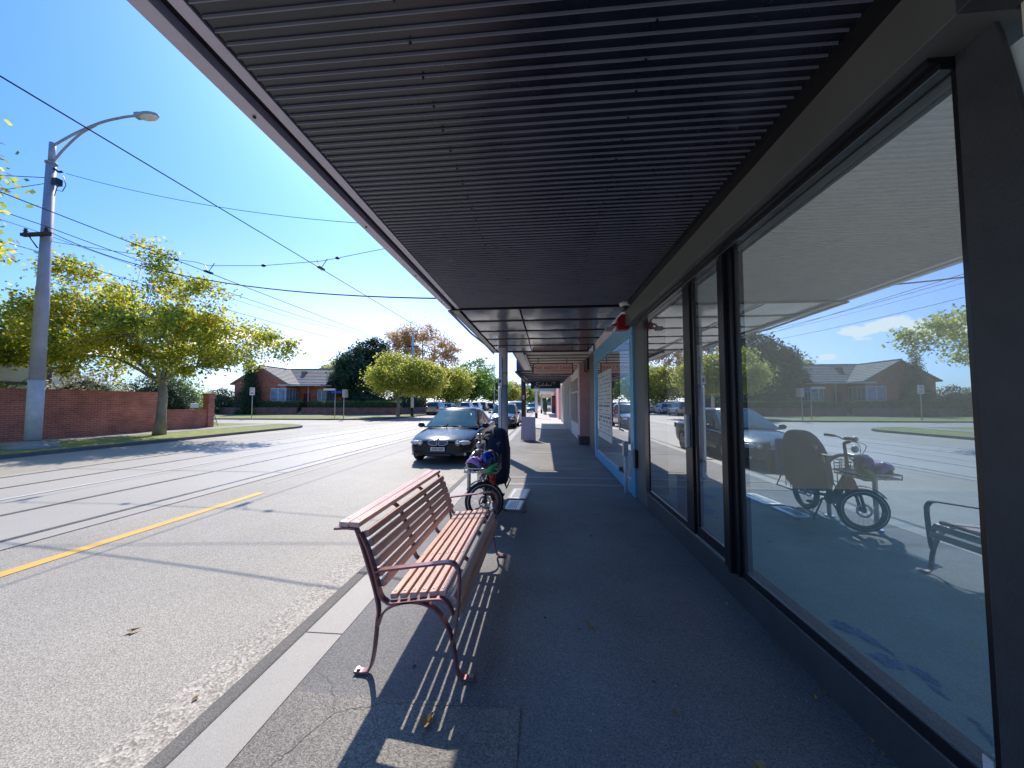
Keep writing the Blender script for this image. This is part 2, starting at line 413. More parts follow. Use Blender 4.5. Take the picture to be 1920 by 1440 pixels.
# clouds only low in the sky
cloud = None
for cxyz, rr in CLOUDS:
    sb_ = N(nt, 'ShaderNodeVectorMath', operation='SUBTRACT'); sb_.inputs[1].default_value = cxyz; L(tc.outputs['Generated'], sb_.inputs[0])
    ml = N(nt, 'ShaderNodeVectorMath', operation='MULTIPLY'); ml.inputs[1].default_value = (1, 1, 3.0); L(sb_.outputs[0], ml.inputs[0])
    ln = N(nt, 'ShaderNodeVectorMath', operation='LENGTH'); L(ml.outputs[0], ln.inputs[0])
    mr_ = N(nt, 'ShaderNodeMapRange'); mr_.inputs[1].default_value = 0; mr_.inputs[2].default_value = rr; mr_.inputs[3].default_value = 1; mr_.inputs[4].default_value = 0; L(ln.outputs['Value'], mr_.inputs[0])
    if cloud is None: cloud = mr_.outputs[0]
    else:
        mm = N(nt, 'ShaderNodeMath', operation='MAXIMUM'); L(cloud, mm.inputs[0]); L(mr_.outputs[0], mm.inputs[1]); cloud = mm.outputs[0]
nz = N(nt, 'ShaderNodeMapRange'); nz.inputs[1].default_value = .3; nz.inputs[2].default_value = .7; nz.inputs[3].default_value = -.55; nz.inputs[4].default_value = .55; L(cn.outputs['Fac'], nz.inputs[0])
sm = N(nt, 'ShaderNodeMath', operation='ADD'); L(cloud, sm.inputs[0]); L(nz.outputs[0], sm.inputs[1])
cs_ = N(nt, 'ShaderNodeMapRange', interpolation_type='SMOOTHSTEP'); cs_.inputs[1].default_value = .22; cs_.inputs[2].default_value = .50; L(sm.outputs[0], cs_.inputs[0])
cg = N(nt, 'ShaderNodeMath', operation='GREATER_THAN'); cg.inputs[1].default_value = .001; L(cloud, cg.inputs[0])
cm = N(nt, 'ShaderNodeMath', operation='MULTIPLY'); L(cs_.outputs[0], cm.inputs[0]); L(cg.outputs[0], cm.inputs[1])
tint = N(nt, 'ShaderNodeMix', data_type='RGBA', blend_type='MULTIPLY'); tint.inputs[0].default_value = 1; tint.inputs[7].default_value = (.49, .94, 1.55, 1)
L(sky.outputs[0], tint.inputs[6])
# white haze glow low in the sky below the sun
vd = N(nt, 'ShaderNodeVectorMath', operation='DOT_PRODUCT'); vd.inputs[1].default_value = Vector((-sund.x, -sund.y, 0)).normalized(); L(tc.outputs['Generated'], vd.inputs[0])
g1 = N(nt, 'ShaderNodeMath', operation='MAXIMUM'); g1.inputs[1].default_value = 0; L(vd.outputs['Value'], g1.inputs[0])
g2 = N(nt, 'ShaderNodeMath', operation='POWER'); g2.inputs[1].default_value = 9.0; L(g1.outputs[0], g2.inputs[0])
g3 = N(nt, 'ShaderNodeMapRange', interpolation_type='SMOOTHERSTEP'); g3.inputs[1].default_value = .0; g3.inputs[2].default_value = .55; g3.inputs[3].default_value = 1; g3.inputs[4].default_value = 0
L(sp.outputs[2], g3.inputs[0])
g4 = N(nt, 'ShaderNodeMath', operation='MULTIPLY'); L(g2.outputs[0], g4.inputs[0]); L(g3.outputs[0], g4.inputs[1])
gm = N(nt, 'ShaderNodeMix', data_type='RGBA', blend_type='MIX'); gm.inputs[6].default_value = (0, 0, 0, 1); gm.inputs[7].default_value = (7.5, 5.2, 4.6, 1); L(g4.outputs[0], gm.inputs[0])
ga = N(nt, 'ShaderNodeMix', data_type='RGBA', blend_type='ADD'); ga.inputs[0].default_value = 1; L(tint.outputs[2], ga.inputs[6]); L(gm.outputs[2], ga.inputs[7])
cx = N(nt, 'ShaderNodeMix', data_type='RGBA'); cx.inputs[7].default_value = (13, 12.6, 12.4, 1)
L(cm.outputs[0], cx.inputs[0]); L(ga.outputs[2], cx.inputs[6]); L(cx.outputs[2], bg.inputs['Color'])
bg.inputs['Strength'].default_value = .135
S.view_settings.view_transform = 'Standard'; S.view_settings.look = 'None'; S.view_settings.exposure = 0; S.view_settings.gamma = 1
S.cycles.max_bounces = 8; S.cycles.transparent_max_bounces = 12; S.cycles.caustics_reflective = False; S.cycles.caustics_refractive = False
S.cycles.sample_clamp_indirect = 6

def struct(name, mb, mats, **k):
    o = mb.build(name, mats, **k); tag(o, kind='structure'); return o

# ------------------------------------------------------------------ ground
FX = 1.46      # facade plane
b = MB(); b.quad((-900,-300,-.16), (900,-300,-.16), (900,1500,-.16), (-900,1500,-.16)); struct('ground', b, M['earth'])
b = MB(); b.quad((-14.8,-40,RZ), (-1.6,-40,RZ), (-1.6,420,RZ), (-14.8,420,RZ)); struct('road', b, M['asphalt'])
b = MB(); b.quad((-15.5,-40,RZ), (-14.8,-40,RZ), (-14.8,30,RZ), (-15.5,30,RZ))
b.quad((-120,24.5,RZ+.001), (-15.5,24.5,RZ+.001), (-15.5,32.3,RZ+.001), (-120,32.3,RZ+.001))
b.quad((-22,21,RZ-.003), (-15.4,21,RZ-.003), (-15.4,38,RZ-.003), (-22,38,RZ-.003)); struct('side_street', b, M['asphalt'])
b = MB(); b.quad((-12.0,-40,RZ+.004), (-5.95,-40,RZ+.004), (-5.95,420,RZ+.004), (-12.0,420,RZ+.004)); struct('tram_track_bed', b, M['concrete_track'])
b = MB()
for x in (-6.32, -7.76, -10.2, -11.64):
    b.mat(0).box(x-.03, x+.03, -40, 420, RZ+.002, RZ+.009); b.mat(1).box(x+.034, x+.062, -40, 420, RZ+.001, RZ+.0065)
struct('tram_rails', b, [M['rail'], M['groove']])
b = MB()
for x in (-5.94, -8.98, -12.01): b.quad((x-.012,-40,RZ+.008), (x+.012,-40,RZ+.008), (x+.012,420,RZ+.008), (x-.012,420,RZ+.008))
for y in range(-6, 90, 7):
    b.quad((-12.0,y,RZ+.0075), (-5.95,y,RZ+.0075), (-5.95,y+.02,RZ+.0075), (-12.0,y+.02,RZ+.0075))
struct('track_bed_joints', b, simple('joint_filler', (.31, .285, .25), .8))
b = MB(); b.quad((-5.35,-12,RZ+.005), (-5.16,-12,RZ+.005), (-5.0,6.2,RZ+.005), (-5.14,6.2,RZ+.005)); struct('yellow_road_line', b, M['yellow'])
b = MB()
b.quad((-9.03,-12,RZ+.012), (-8.93,-12,RZ+.012), (-8.93,200,RZ+.012), (-9.03,200,RZ+.012))
b.quad((-5.57,6.9,RZ+.006), (-5.53,6.9,RZ+.006), (-5.53,60,RZ+.006), (-5.57,60,RZ+.006)); struct('white_road_lines', b, M['whiteline'])
b = MB(); b.quad((-2.04,-12,RZ+.005), (-1.66,-12,RZ+.005), (-1.66,420,RZ+.005), (-2.04,420,RZ+.005)); struct('gutter', b, M['gutter'])
b = MB(); b.box(-1.66, -1.562, -12, 420, -.15, 0); struct('kerb', b, M['kerb'], bevel=.012)
b = MB(); y = -6.23
while y < 60:
    b.box(-1.558, -1.31, y, y+1.062, -.1, .001); y += 1.07
b.box(-1.558, -1.31, y, 420, -.1, .001)
struct('kerb_pavers', b, M['paver'], bevel=.003)
b = MB(); b.box(-1.562, 60, -12, 420, -.15, -.003); struct('footpath', b, M['footpath'])
b = MB()
for y0, y1 in ((6.68,6.86),(7.30,7.46),(10.92,11.04),(14.95,15.08),(19,19.15),(24,24.2),(30,30.3)):
    b.box(-1.309, FX, y0, y1, -.02, .002)
struct('footpath_concrete_strips', b, M['conc'])
b = MB(); b.box(-1.309, FX, 21, 420, -.02, .0012); struct('far_path_glare', b, simple('sunlit_concrete', (.60, .57, .52), .7, var=.12, scale=.8))  # pale colour stands in for sun glare on the far footpath
b = MB(); b.box(-1.30, -.12, -3, 1.86, -.02, .0018); b.box(-.10, 1.44, 8.2, 9.6, -.02, .0018)
struct('footpath_patches', b, aggregate('patch_asphalt', (.15, .145, .14), (.42, .395, .355), grain=170, patch=1.4, rough=.75, bump=.7, stain=(.75, 1.15)))
b = MB(); rc = random.Random(3)
def crack(pts, w):
    P = []
    for (x0, y0), (x1, y1) in zip(pts, pts[1:]):
        n_ = max(2, int(math.hypot(x1-x0, y1-y0)/.02))
        for i in range(n_): P.append((x0+(x1-x0)*i/n_+rc.uniform(-.008,.008), y0+(y1-y0)*i/n_+rc.uniform(-.008,.008)))
    for (x0, y0), (x1, y1) in zip(P, P[1:]):
        dx, dy = x1-x0, y1-y0; l = math.hypot(dx, dy) or 1; a_ = rc.uniform(.4, 1)*w; nx, ny = -dy/l*a_, dx/l*a_
        b.quad((x0-nx,y0-ny,.0035), (x1-nx,y1-ny,.0035), (x1+nx,y1+ny,.0035), (x0+nx,y0+ny,.0035))
crack([(-1.28,1.2),(-1.12,1.5),(-1.02,1.75),(-.80,1.83),(-.5,1.84),(-.14,1.86)], .002)
crack([(-1.02,1.75),(-1.15,1.95),(-1.29,2.02)], .0015); crack([(-.12,1.86),(-.13,1.2),(-.1,.9)], .0012); crack([(-.1,8.2),(.5,8.21),(1.43,8.2)], .002); crack([(-1.3,4.4),(-.6,4.5),(.2,4.42),(1.4,4.5)], .0012)
struct('footpath_cracks', b, M['groove'], fix=False)
b = MB()
for i in range(70):
    x_, y_, q_ = rc.uniform(-1.25, 1.4), rc.uniform(1.0, 14), rc.uniform(.006, .016)
    b.poly([(x_+q_*rc.uniform(.7,1.1)*math.cos(a), y_+q_*rc.uniform(.7,1.1)*math.sin(a), .0032) for a in [2*PI*k/9 for k in range(9)]])
struct('gum_spots', b, simple('gum_grey', (.06,.06,.06), .8), fix=False)
b = MB()
for i in range(150):
    y_ = rc.uniform(1.2, 12); x_ = 1.45-abs(rc.gauss(0, .03)); q_ = rc.uniform(.004, .012)
    b.add([(x_-q_,y_-q_*1.3,.003),(x_+q_*.8,y_-q_,.005),(x_+q_*.7,y_+q_,.003),(x_-q_,y_+q_*.8,.008)], [(0,1,2,3)])
struct('wall_foot_dirt', b, M['leafdry'], fix=False)
# far side
b = MB(); b.box(-15.62, -15.5, -40, 21.5, -.15, 0); 
arc = [(-15.5-4.2+4.2*math.cos(a), 21.5+3.0*math.sin(a)) for a in [i*PI/2/10 for i in range(11)]]
arc2 = [(-15.62-4.08+4.08*math.cos(a)-.0, 21.5+2.88*math.sin(a)) for a in [i*PI/2/10 for i in range(11)]]
for i in range(10):
    b.prism([arc[i], arc[i+1], arc2[i+1], arc2[i]], 2, -.15, 0)
b.box(-120, -19.7, 24.38, 24.5, -.15, 0)
b.box(-120, -18.8, 32.3, 32.42, -.15, 0)
arc3 = [(-18.8+4.0*math.sin(a), 38.3-6.0*math.cos(a)) for a in [i*PI/2/10 for i in range(11)]]
arc4 = [(-18.8+3.88*math.sin(a), 38.3-5.88*math.cos(a)) for a in [i*PI/2/10 for i in range(11)]]
for i in range(10): b.prism([arc3[i], arc4[i], arc4[i+1], arc3[i+1]], 2, -.15, 0)
b.box(-14.92, -14.8, 38.3, 420, -.15, 0)
struct('far_kerb', b, M['kerb'])
b = MB()
b.prism([(-60,-40), (-15.622,-40)] + [(x, y) for x, y in arc2] + [(-60, 24.38)], 2, -.14, -.006)
b.prism([(-120,32.42)] + arc4 + [(-14.92,420), (-120,420)], 2, -.14, -.006)
struct('grass_verge', b, M['grass'])
b = MB()
b.box(-20.3, -18.75, -40, 24.3, -.05, .004); b.box(-19.9, -18.5, 33.3, 420, -.05, .004)
b.prism([(-18.5, 39), (-15.2, 36.3), (-14.95, 38.2), (-18.5, 41.2)], 2, -.05, .003)
b.box(-120, -20, 40.2, 41.6, -.05, .002)
struct('far_footpath', b, M['conc'])
b = MB(); b.box(-16.6, -14.95, 42, 110, -.05, .002); struct('bare_verge_soil', b, M['earth'])
b = MB()
b.prism([(-.62,5.68), (-.29,5.69), (-.24,6.39), (-.52,6.37)], 2, -.01, .006); 
o = struct('pit_cover_surround', b, M['kerb'])

# pit covers (things)
def pit(x0, y0, x1, y1, label, ang):
    t = thing('pit_cover', label, 'pit cover', ((x0+x1)/2, (y0+y1)/2, 0), ang, 'service pit covers in the footpath')
    w, d = (x1-x0)/2, (y1-y0)/2
    m = MB(); m.box(-w, w, -d, d, 0, .010); m.build('frame', M['paver'], t)
    m = MB(); m.box(-w+.03, w-.03, -d+.03, d-.03, .0101, .014)
    m.build('lid', M['alu'], t, bevel=.004)
    m = MB()
    for k in range(5): m.box(-w+.07+k*.028, -w+.078+k*.028, -d+.08, d-.08, .0141, .017)
    m.build('lid_ribs', M['kerb'], t)
b2 = bpy.data.objects.get('pit_cover_surround')
if b2: bpy.data.objects.remove(b2)
pit(-.56, 5.70, -.25, 6.38, 'bright metal pit cover set in the path, the one farther from the bench', -.08)
pit(-.58, 5.10, -.30, 5.63, 'smaller metal pit cover in the path, the one nearer the bench beside the bicycle', -.06)

# ------------------------------------------------------------------ near shop
shop = thing('shop_building', 'dark shop with black framed glazing and a ribbed black awning over the footpath', 'shop', (FX, 3.4, 0))
LOC = Matrix.Translation((-FX, -3.4, 0))
def sb(mb, name, mats, parent=shop, **k):
    """geometry given in world coordinates, parented to the shop"""
    mb.v = [(x-FX, y-3.4, z) for x, y, z in mb.v] if parent is shop or parent.parent is shop else mb.v
    return mb.build(name, mats, parent, **k)
Y0, Y1 = -5.0, 5.62
# awning
b = MB(); b.mat(0).box(-1.33, 1.24, Y0, Y1, 3.012, 3.30)
aw = sb(b, 'awning', [M['awning']])
aw['label'] = 'long black awning with ribbed metal soffit'
b = MB(); pitch_r = .0545; y = Y0 + .02
while y < Y1 - .02:
    b.mat(1).prism([(y-.002, 3.001), (y+.002, 3.001), (y+.0045, 3.0115), (y-.0045, 3.0115)], 0, -1.325, 1.235)
    y += pitch_r
sb(b, 'soffit_ribs', [M['awning'], M['rib']], aw)['kind'] = 'stuff'
b = MB()
for k in range(60):
    yy = Y0 + .02 + pitch_r*3*k + .0
    if yy > Y1-.1: break
    b.cyl((-.55 + .0*k, yy, 2.995), .0055, 0, .01, 2, 6); b.cyl((.45, yy, 2.995), .0055, 0, .01, 2, 6)
sb(b, 'screws', M['black'], aw)['kind'] = 'stuff'
b = MB()
b.box(-1.545, -1.465, Y0, Y1+.02, 2.998, 3.33)      # outer flange
b.box(-1.465, -1.395, Y0, Y1+.02, 3.05, 3.32)       # recess
b.mat(1).box(-1.465, -1.395, Y0, Y1+.02, 3.046, 3.05)
b.mat(0).box(-1.395, -1.335, Y0, Y1+.02, 3.0, 3.32)
sb(b, 'fascia_beam', [M['fascia'], M['black']], aw, bevel=.004)
b = MB()
for yy in (1.7, 2.9, 4.1, 5.2):
    b = MB(); b.cyl((-1.505, yy, 2.99), .008, 0, .01, 2, 8); sb(b, 'bolt', M['black'], aw)
b = MB(); b.box(1.24, 1.30, Y0, Y1+.3, 2.96, 3.25); sb(b, 'edge_trim', M['black'], aw)
# header, wall above
b = MB(); b.box(1.30, 1.62, 1.20, 5.90, 2.722, 3.0); sb(b, 'header', M['header'], bevel=.004)
b = MB(); b.box(1.302, 1.62, -5, 5.93, 3.002, 8.0); sb(b, 'upper_wall', M['cream'])
b = MB(); b.prism([(1.199,2.722),(1.199,3.0),(1.15,3.0),(1.14,2.9),(1.135,2.722)], 0, 1.298, 1.463); sb(b, 'capital', M['plinth'], bevel=.004)
# near pillar with a rounded upper outer edge
pts = [(1.35,.0),(1.35,2.72),(1.35,3.0),(1.31,2.99),(1.29,2.86),(1.245,2.76),(1.225,2.68),(1.20,2.5),(1.185,2.38),(1.16,2.1),(1.13,1.7),(1.10,1.1),(1.08,0.0)]
b = MB(); b.prism(pts, 0, 1.445, 1.466); sb(b, 'pillar', M['plinth'], bevel=.006)['label'] = 'near dark pillar at the window edge'
b = MB(); b.box(1.467, 1.62, .2, 1.345, 0, 2.62); sb(b, 'side_wall', simple('pale_render', (.66, .76, .76), .7))
b = MB(); b.box(1.464, 1.66, .2, 1.185, 2.621, 2.99); sb(b, 'side_fascia', M['cream'])
b = MB(); b.box(1.452, 1.75, 5.36, 5.93, 0.0, 2.72); sb(b, 'pillar', M['header'], bevel=.006)['label'] = 'far square pillar beside the light blue shopfront'
# plinth
b = MB(); b.box(1.452, 1.62, 1.35, 5.36, 0, .205); b.mat(1).box(1.446, 1.62, 1.35, 5.36, .205, .212); sb(b, 'plinth', [M['plinth'], M['kerb']], bevel=.003)
# door track sill
b = MB(); b.box(1.456, 1.53, 3.12, 5.34, .2121, .238); sb(b, 'door_sill', M['alu'])
# window frames
def frame(y0, y1, z0, z1, name, glass, wside=.05, wtop=.045, wbot=.045, x0=1.452, x1=1.50):
    m = MB()
    m.box(x0, x1, y0, y0+wside, z0, z1); m.box(x0, x1, y1-wside, y1, z0, z1)
    m.box(x0, x1, y0+wside, y1-wside, z1-wtop, z1); m.box(x0, x1, y0+wside, y1-wside, z0, z0+wbot)
    fr = sb(m, name, M['frame'], bevel=.003)
    g = MB(); xg = (x0+x1)/2 - .012
    g.quad((xg, y0+wside, z1-wtop), (xg, y1-wside, z1-wtop), (xg, y1-wside, z0+wbot), (xg, y0+wside, z0+wbot))
    p = sb(g, 'pane', glass, fr, fix=False)
    return fr
ZH = 2.72
frame(1.351, 2.88, .2125, ZH, 'window', M['winglass'], .02, .05, .055)['label'] = 'large fixed shop window nearest the viewer'
b = MB(); b.box(1.43, 1.53, 2.881, 3.10, .2125, 2.7195); sb(b, 'mullion', M['frame'], bevel=.006)
b = MB(); b.box(1.40, 1.43, 2.94, 2.985, .213, 2.7); sb(b, 'mullion_cover', M['frame'], bevel=.003)
frame(3.101, 3.66, .239, ZH, 'sidelight', M['winglass2'], .03, .05, .09)
dr = frame(3.70, 5.355, .2385, ZH, 'sliding_door', M['winglass2'], .17, .05, .06, 1.438, 1.485)
dr['label'] = 'black framed glass sliding door with silver pull handle'
b = MB(); b.box(1.40, 1.437, 3.74, 3.775, 1.06, 1.38); b.box(1.395, 1.40, 3.735, 3.78, 1.055, 1.385)
sb(b, 'handle', M['alu'], dr, bevel=.004)
# window head tracks
b = MB(); b.box(1.36, 1.451, 1.351, 5.355, 2.70, 2.7215); b.box(1.40, 1.451, 1.351, 5.355, 2.675, 2.70); b.mat(1).box(1.397, 1.3995, 1.351, 5.355, 2.672, 2.676)
sb(b, 'head_track', [M['black'], M['rib']])
b = MB(); b.box(1.446, 1.4525, 1.37, 1.40, .27, .335); sb(b, 'sticker', M['white'])['label'] = 'small white sticker at the bottom window corner'
# interior room, left roofless; tall walls added to bounce sunlight in behind the glass
b = MB(); b.box(1.63, 7.5, -1.0, 6.0, .10, .20); sb(b, 'interior_floor', M['interior_floor'])
b = MB(); b.box(7.5,7.7,-1.2,6.1,.0,8); b.box(1.63,7.49,-1.2,-1.0,0,8); b.box(1.65,7.49,5.94,6.1,0,8)
sb(b, 'interior_bounce_wall', M['interior_bounce_wall'])
def blob(mb, cx, cy, lx, ly, z, n=26, seed=0):
    r = random.Random(seed); pts = []
    for i in range(n):
        a = 2*PI*i/n; k = .6+.5*r.random(); pts.append((cx+lx*k*math.cos(a), cy+ly*k*math.sin(a), z))
    mb.poly(pts)
b = MB(); [blob(b, 1.76+.05*math.sin(q*2.3), 1.86+.095*q, .012+.02*((q*7)%3), .05+.02*((q*5)%3), .204+.0003*q, n=40, seed=q) for q in range(6)]; [blob(b, 1.70+.02*q, 1.60+.05*q, .01, .03, .204+.0003*q, n=30, seed=20+q) for q in range(3)]; blob(b, 1.9, 4.9, .2, .5, .204, seed=9)
blob(b, 2.1, 5.3, .3, .2, .2045, seed=8)
b.v = [(x-FX, y-3.4, z) for x, y, z in b.v]; split(b, 'paint_scuff', M['bluescuff'], shop)
b = MB(); b.box(-.0, .0, 0, 0, 0, 0)
# small dark box inside the door
t = thing('letter_box', 'small dark box standing inside behind the sliding door glass', 'box', (1.72, 4.55, .2))
m = MB(); m.box(-.1, .12, -.12, .12, 0, .40); m.build('body', M['plastic'], t, bevel=.01)
m = MB(); m.box(-.11, .13, -.13, .13, .4, .43); m.build('lid', M['frame'], t, bevel=.006)
# security camera and alarm box
t = thing('security_camera', 'white dome security camera under the awning corner above the pillar', 'security camera', (1.22, 5.5, 2.998))
m = MB(); m.smooth().lathe([(.001,0),(.085,0),(.09,-.02),(.075,-.05),(.05,-.055)], None, 18); m.build('housing', M['white'], t)
m = MB(); m.ball((0,0,-.045), .05, .05, -.045, z0=0.0); m.build('dome', M['plastic'], t)
t = thing('alarm_box', 'dark red alarm box with small sensor bracket above the light blue shopfront', 'alarm', (1.30, 5.97, 2.80))
m = MB(); m.prism([(-.12,-.13),(.06,-.13),(.1,-.05),(.1,.09),(-.04,.13),(-.12,.06)], 1, -.09, .09); m.build('housing', M['red'], t, bevel=.015)
m = MB(); m.tube([(-.12,0,-.02),(-.2,-.02,-.05),(-.24,-.02,-.12)], .018); m.box(-.3,-.19,-.05,.03,-.14,-.08); m.tube([(-.1,.0,.03),(-.17,.02,-.09)], .012); m.build('bracket', M['steelpole'], t)

# ------------------------------------------------------------------ awning 2 with smooth soffit + blue shop
sh2 = thing('shop_building', 'shop with light blue timber window frame and smooth black awning', 'shop', (FX, 8.2, 0))
def add(mb, name, mats, par, **k):
    """world coordinates -> local of the (unrotated) root thing"""
    root = par
    while root.parent is not None: root = root.parent
    lx, ly, lz = root.location
    mb.v = [(x-lx, y-ly, z-lz) for x, y, z in mb.v]
    return mb.build(name, mats, par, **k)
b = MB(); b.box(-1.40, 1.3, 5.66, 10.66, 3.02, 3.3)
aw2 = add(b, 'awning', M['awning'], sh2)
b = MB(); ys = [5.68, 6.6, 7.55, 8.5, 9.5, 10.62]
def wavy(mb, x0, x1, y0, y1, z, seed):
    r = random.Random(seed); nx, ny = 22, 5; vs = []; fs = []
    for j in range(ny):
        for i in range(nx):
            e = (j in (0, ny-1))
            vs.append((x0+(x1-x0)*i/(nx-1), y0+(y1-y0)*j/(ny-1), z + (r.uniform(-.006, .006) if not e else .006+r.uniform(-.003,.003))))
    for j in range(ny-1):
        for i in range(nx-1):
            a = j*nx+i; fs.append((a, a+1, a+nx+1, a+nx))
    mb.smooth().add(vs, fs)
for i in range(5): wavy(b, -1.42, 1.29, ys[i]+.012, ys[i+1]-.012, 3.004, i)
add(b, 'soffit_panels', M['panel'], aw2, fix=False)
b = MB()
for y in ys[1:-1]: b.box(-1.42, 1.29, y-.011, y+.011, 2.994, 3.01)
b.tube([(-.38, 5.7, 2.985), (-.36, 8, 2.985), (-.35, 10.6, 2.985)], .012, 8)
add(b, 'joint_strips', M['black'], aw2)
b = MB(); b.box(-1.50, -1.42, 5.645, 10.68, 2.985, 3.28); b.box(-1.5, 1.3, 10.64, 10.70, 2.985, 3.24); b.box(-1.5, 1.3, 5.646, 5.668, 2.975, 3.05)
b.box(-1.47, -1.36, 5.67, 10.62, 2.975, 2.99)
add(b, 'fascia_beam', M['black'], aw2, bevel=.004)
b = MB(); b.tube([(-1.52, 5.66, 2.98), (-1.53, 7.5, 2.965), (-1.5, 9.2, 2.99), (-1.49, 10.7, 2.955)], .022, 8); add(b, 'gutter_pipe', M['fascia'], aw2)
b = MB()
b.box(1.47, 1.75, 5.94, 10.5, 2.96, 4.4); b.box(1.50, 1.75, 10.47, 10.85, 0, 3.0); add(b, 'wall', M['stone'], sh2)
# light blue frame
def bframe(y0, y1, z0, z1, s, tp, bt, x0, x1, mat, par, name):
    m = MB(); m.box(x0, x1, y0, y0+s, z0, z1); m.box(x0, x1, y1-s, y1, z0, z1)
    m.box(x0+.002, x1, y0+s, y1-s, z1-tp, z1); m.box(x0+.002, x1, y0+s, y1-s, z0, z0+bt)
    return add(m, name, mat, par, bevel=.006)
wf = bframe(5.95, 10.46, .0, 2.95, .22, .32, .22, 1.42, 1.50, M['bluepaint'], sh2, 'window')
wf['label'] = 'wide light blue framed shop window'
m = MB(); m.box(1.405, 1.419, 5.95, 10.46, 2.60, 2.63); add(m, 'frame_moulding', M['bluepaint'], wf, bevel=.004)
m = MB(); m.quad((1.455,6.17,2.63),(1.455,10.24,2.63),(1.455,10.24,.22),(1.455,6.17,.22)); add(m, 'pane', M['winglass2'], wf, fix=False)
m = MB(); m.tube([(1.41,6.62,1.0),(1.34,6.62,1.03),(1.33,6.62,1.08),(1.33,6.62,1.5),(1.34,6.62,1.55),(1.41,6.62,1.58)], .014, 8)
add(m, 'handle', M['silver'], wf)
m = MB(); m.box(1.446, 1.4535, 8.0, 9.9, .62, 2.25); ps = add(m, 'poster', M['white'], wf)
ps['label'] = 'large white sheet of printed rows inside the blue framed window'
m = MB(); r = random.Random(4)
for row in range(16):
    y = 8.1
    while y < 9.75:
        w = r.uniform(.03, .12)
        if r.random() < .8: m.box(1.4435, 1.4455, y, min(y+w, 9.8), 2.12-row*.09, 2.135-row*.09+(.03 if row in (8, 11, 12) else 0))
        y += w+r.uniform(.02, .06)
add(m, 'printed_rows', M['ink'], ps)
m = MB(); m.box(1.52, 7, 5.99, 10.4, .1, .12); m.quad((7,6,0),(7,10.4,0),(7,10.4,3),(7,6,3)); add(m, 'interior_floor', M['interior_bounce_wall'], sh2)
t = thing('down_pipe', 'white vertical pipe with a brass tap beside the light blue post', 'pipe', (1.34, 6.2, 0))
m = MB(); m.tube([(0,0,.0),(0,0,.62)], .028, 10); m.build('pipe', M['white'], t)
m = MB(); m.box(-.04,.04,-.04,.04,.62,.86); m.build('meter_box', M['silver'], t, bevel=.006)
m = MB(); m.tube([(0,.03,.35),(-.02,.20,.33),(0,.32,.33)], .02, 8); m.cyl((-.03,.22,.33),.04,0,.07,2,8); m.build('tap', M['stone'], t)
t = thing('wall_box', 'black box low on the dark pillar corner', 'meter box', (1.435, 5.90, .62)); m = MB(); m.box(-.03,.03,-.06,.06,-.14,.14); m.build('body', M['black'], t, bevel=.006)

# ------------------------------------------------------------------ farther shops on the right
sh3 = thing('shop_building', 'shop with salmon pink pier and cream gridded windows beyond the blue shop', 'shop', (FX, 14.5, 0))
b = MB(); b.box(-.86, 1.46, 10.9, 16.7, 3.03, 3.35); a3 = add(b, 'awning', M['cream'], sh3)
b = MB(); b.box(-.92, -.62, 10.9, 16.7, 3.0, 3.029); b.mat(1).box(-.62, -.54, 10.9, 16.7, 2.96, 3.03)
b.mat(2)
for y in [11.6+.8*i for i in range(7)]: b.box(-.54, 1.46, y-.02, y+.02, 3.0, 3.03)
add(b, 'soffit_edge', [M['white'], M['black'], M['stone']], a3)
b = MB(); b.box(-.94, -.88, 10.9, 16.7, 2.995, 3.36); add(b, 'fascia_beam', M['header'], a3)
b = MB(); b.box(1.5, 2.2, 10.86, 12.2, 0, 3.0); b.box(1.46, 2.2, 10.86, 20, 3.36, 4.5); b.box(2.3, 2.5, 12.2, 13.4, 0, 3.2); add(b, 'wall', M['stone'], sh3)
b = MB(); b.box(1.27, 1.78, 13.2, 13.75, .3, 2.93); b.mat(1).box(1.24, 1.8, 13.17, 13.78, .0, .3); add(b, 'pier', [M['pinkwall'], M['stone']], sh3, bevel=.01)['label'] = 'salmon pink pier with a small lamp on top'
b = MB(); b.box(1.44, 1.70, 12.21, 13.19, 2.6, 3.0); b.box(1.9, 2.0, 12.21, 13.19, 0, 2.6); add(b, 'door', M['black'], sh3)
b = MB()
for y in (14.0, 15.2, 16.4, 17.6, 18.8): b.box(1.38, 1.46, y-.05, y+.05, 0, 2.9)
b.box(1.39, 1.46, 13.8, 19, 0, .62); b.box(1.39, 1.46, 13.8, 19, 2.55, 2.9); b.box(1.40, 1.45, 13.8, 19, 1.95, 2.0)
wg = add(b, 'window', M['cream'], sh3)
b = MB(); b.quad((1.44,13.8,2.6),(1.44,19,2.6),(1.44,19,.6),(1.44,13.8,.6)); add(b, 'pane', M['winglass2'], wg, fix=False)
b = MB(); b.box(1.6, 1.8, 13.8, 19, 0, 3); add(b, 'dark_backing', M['black'], sh3)

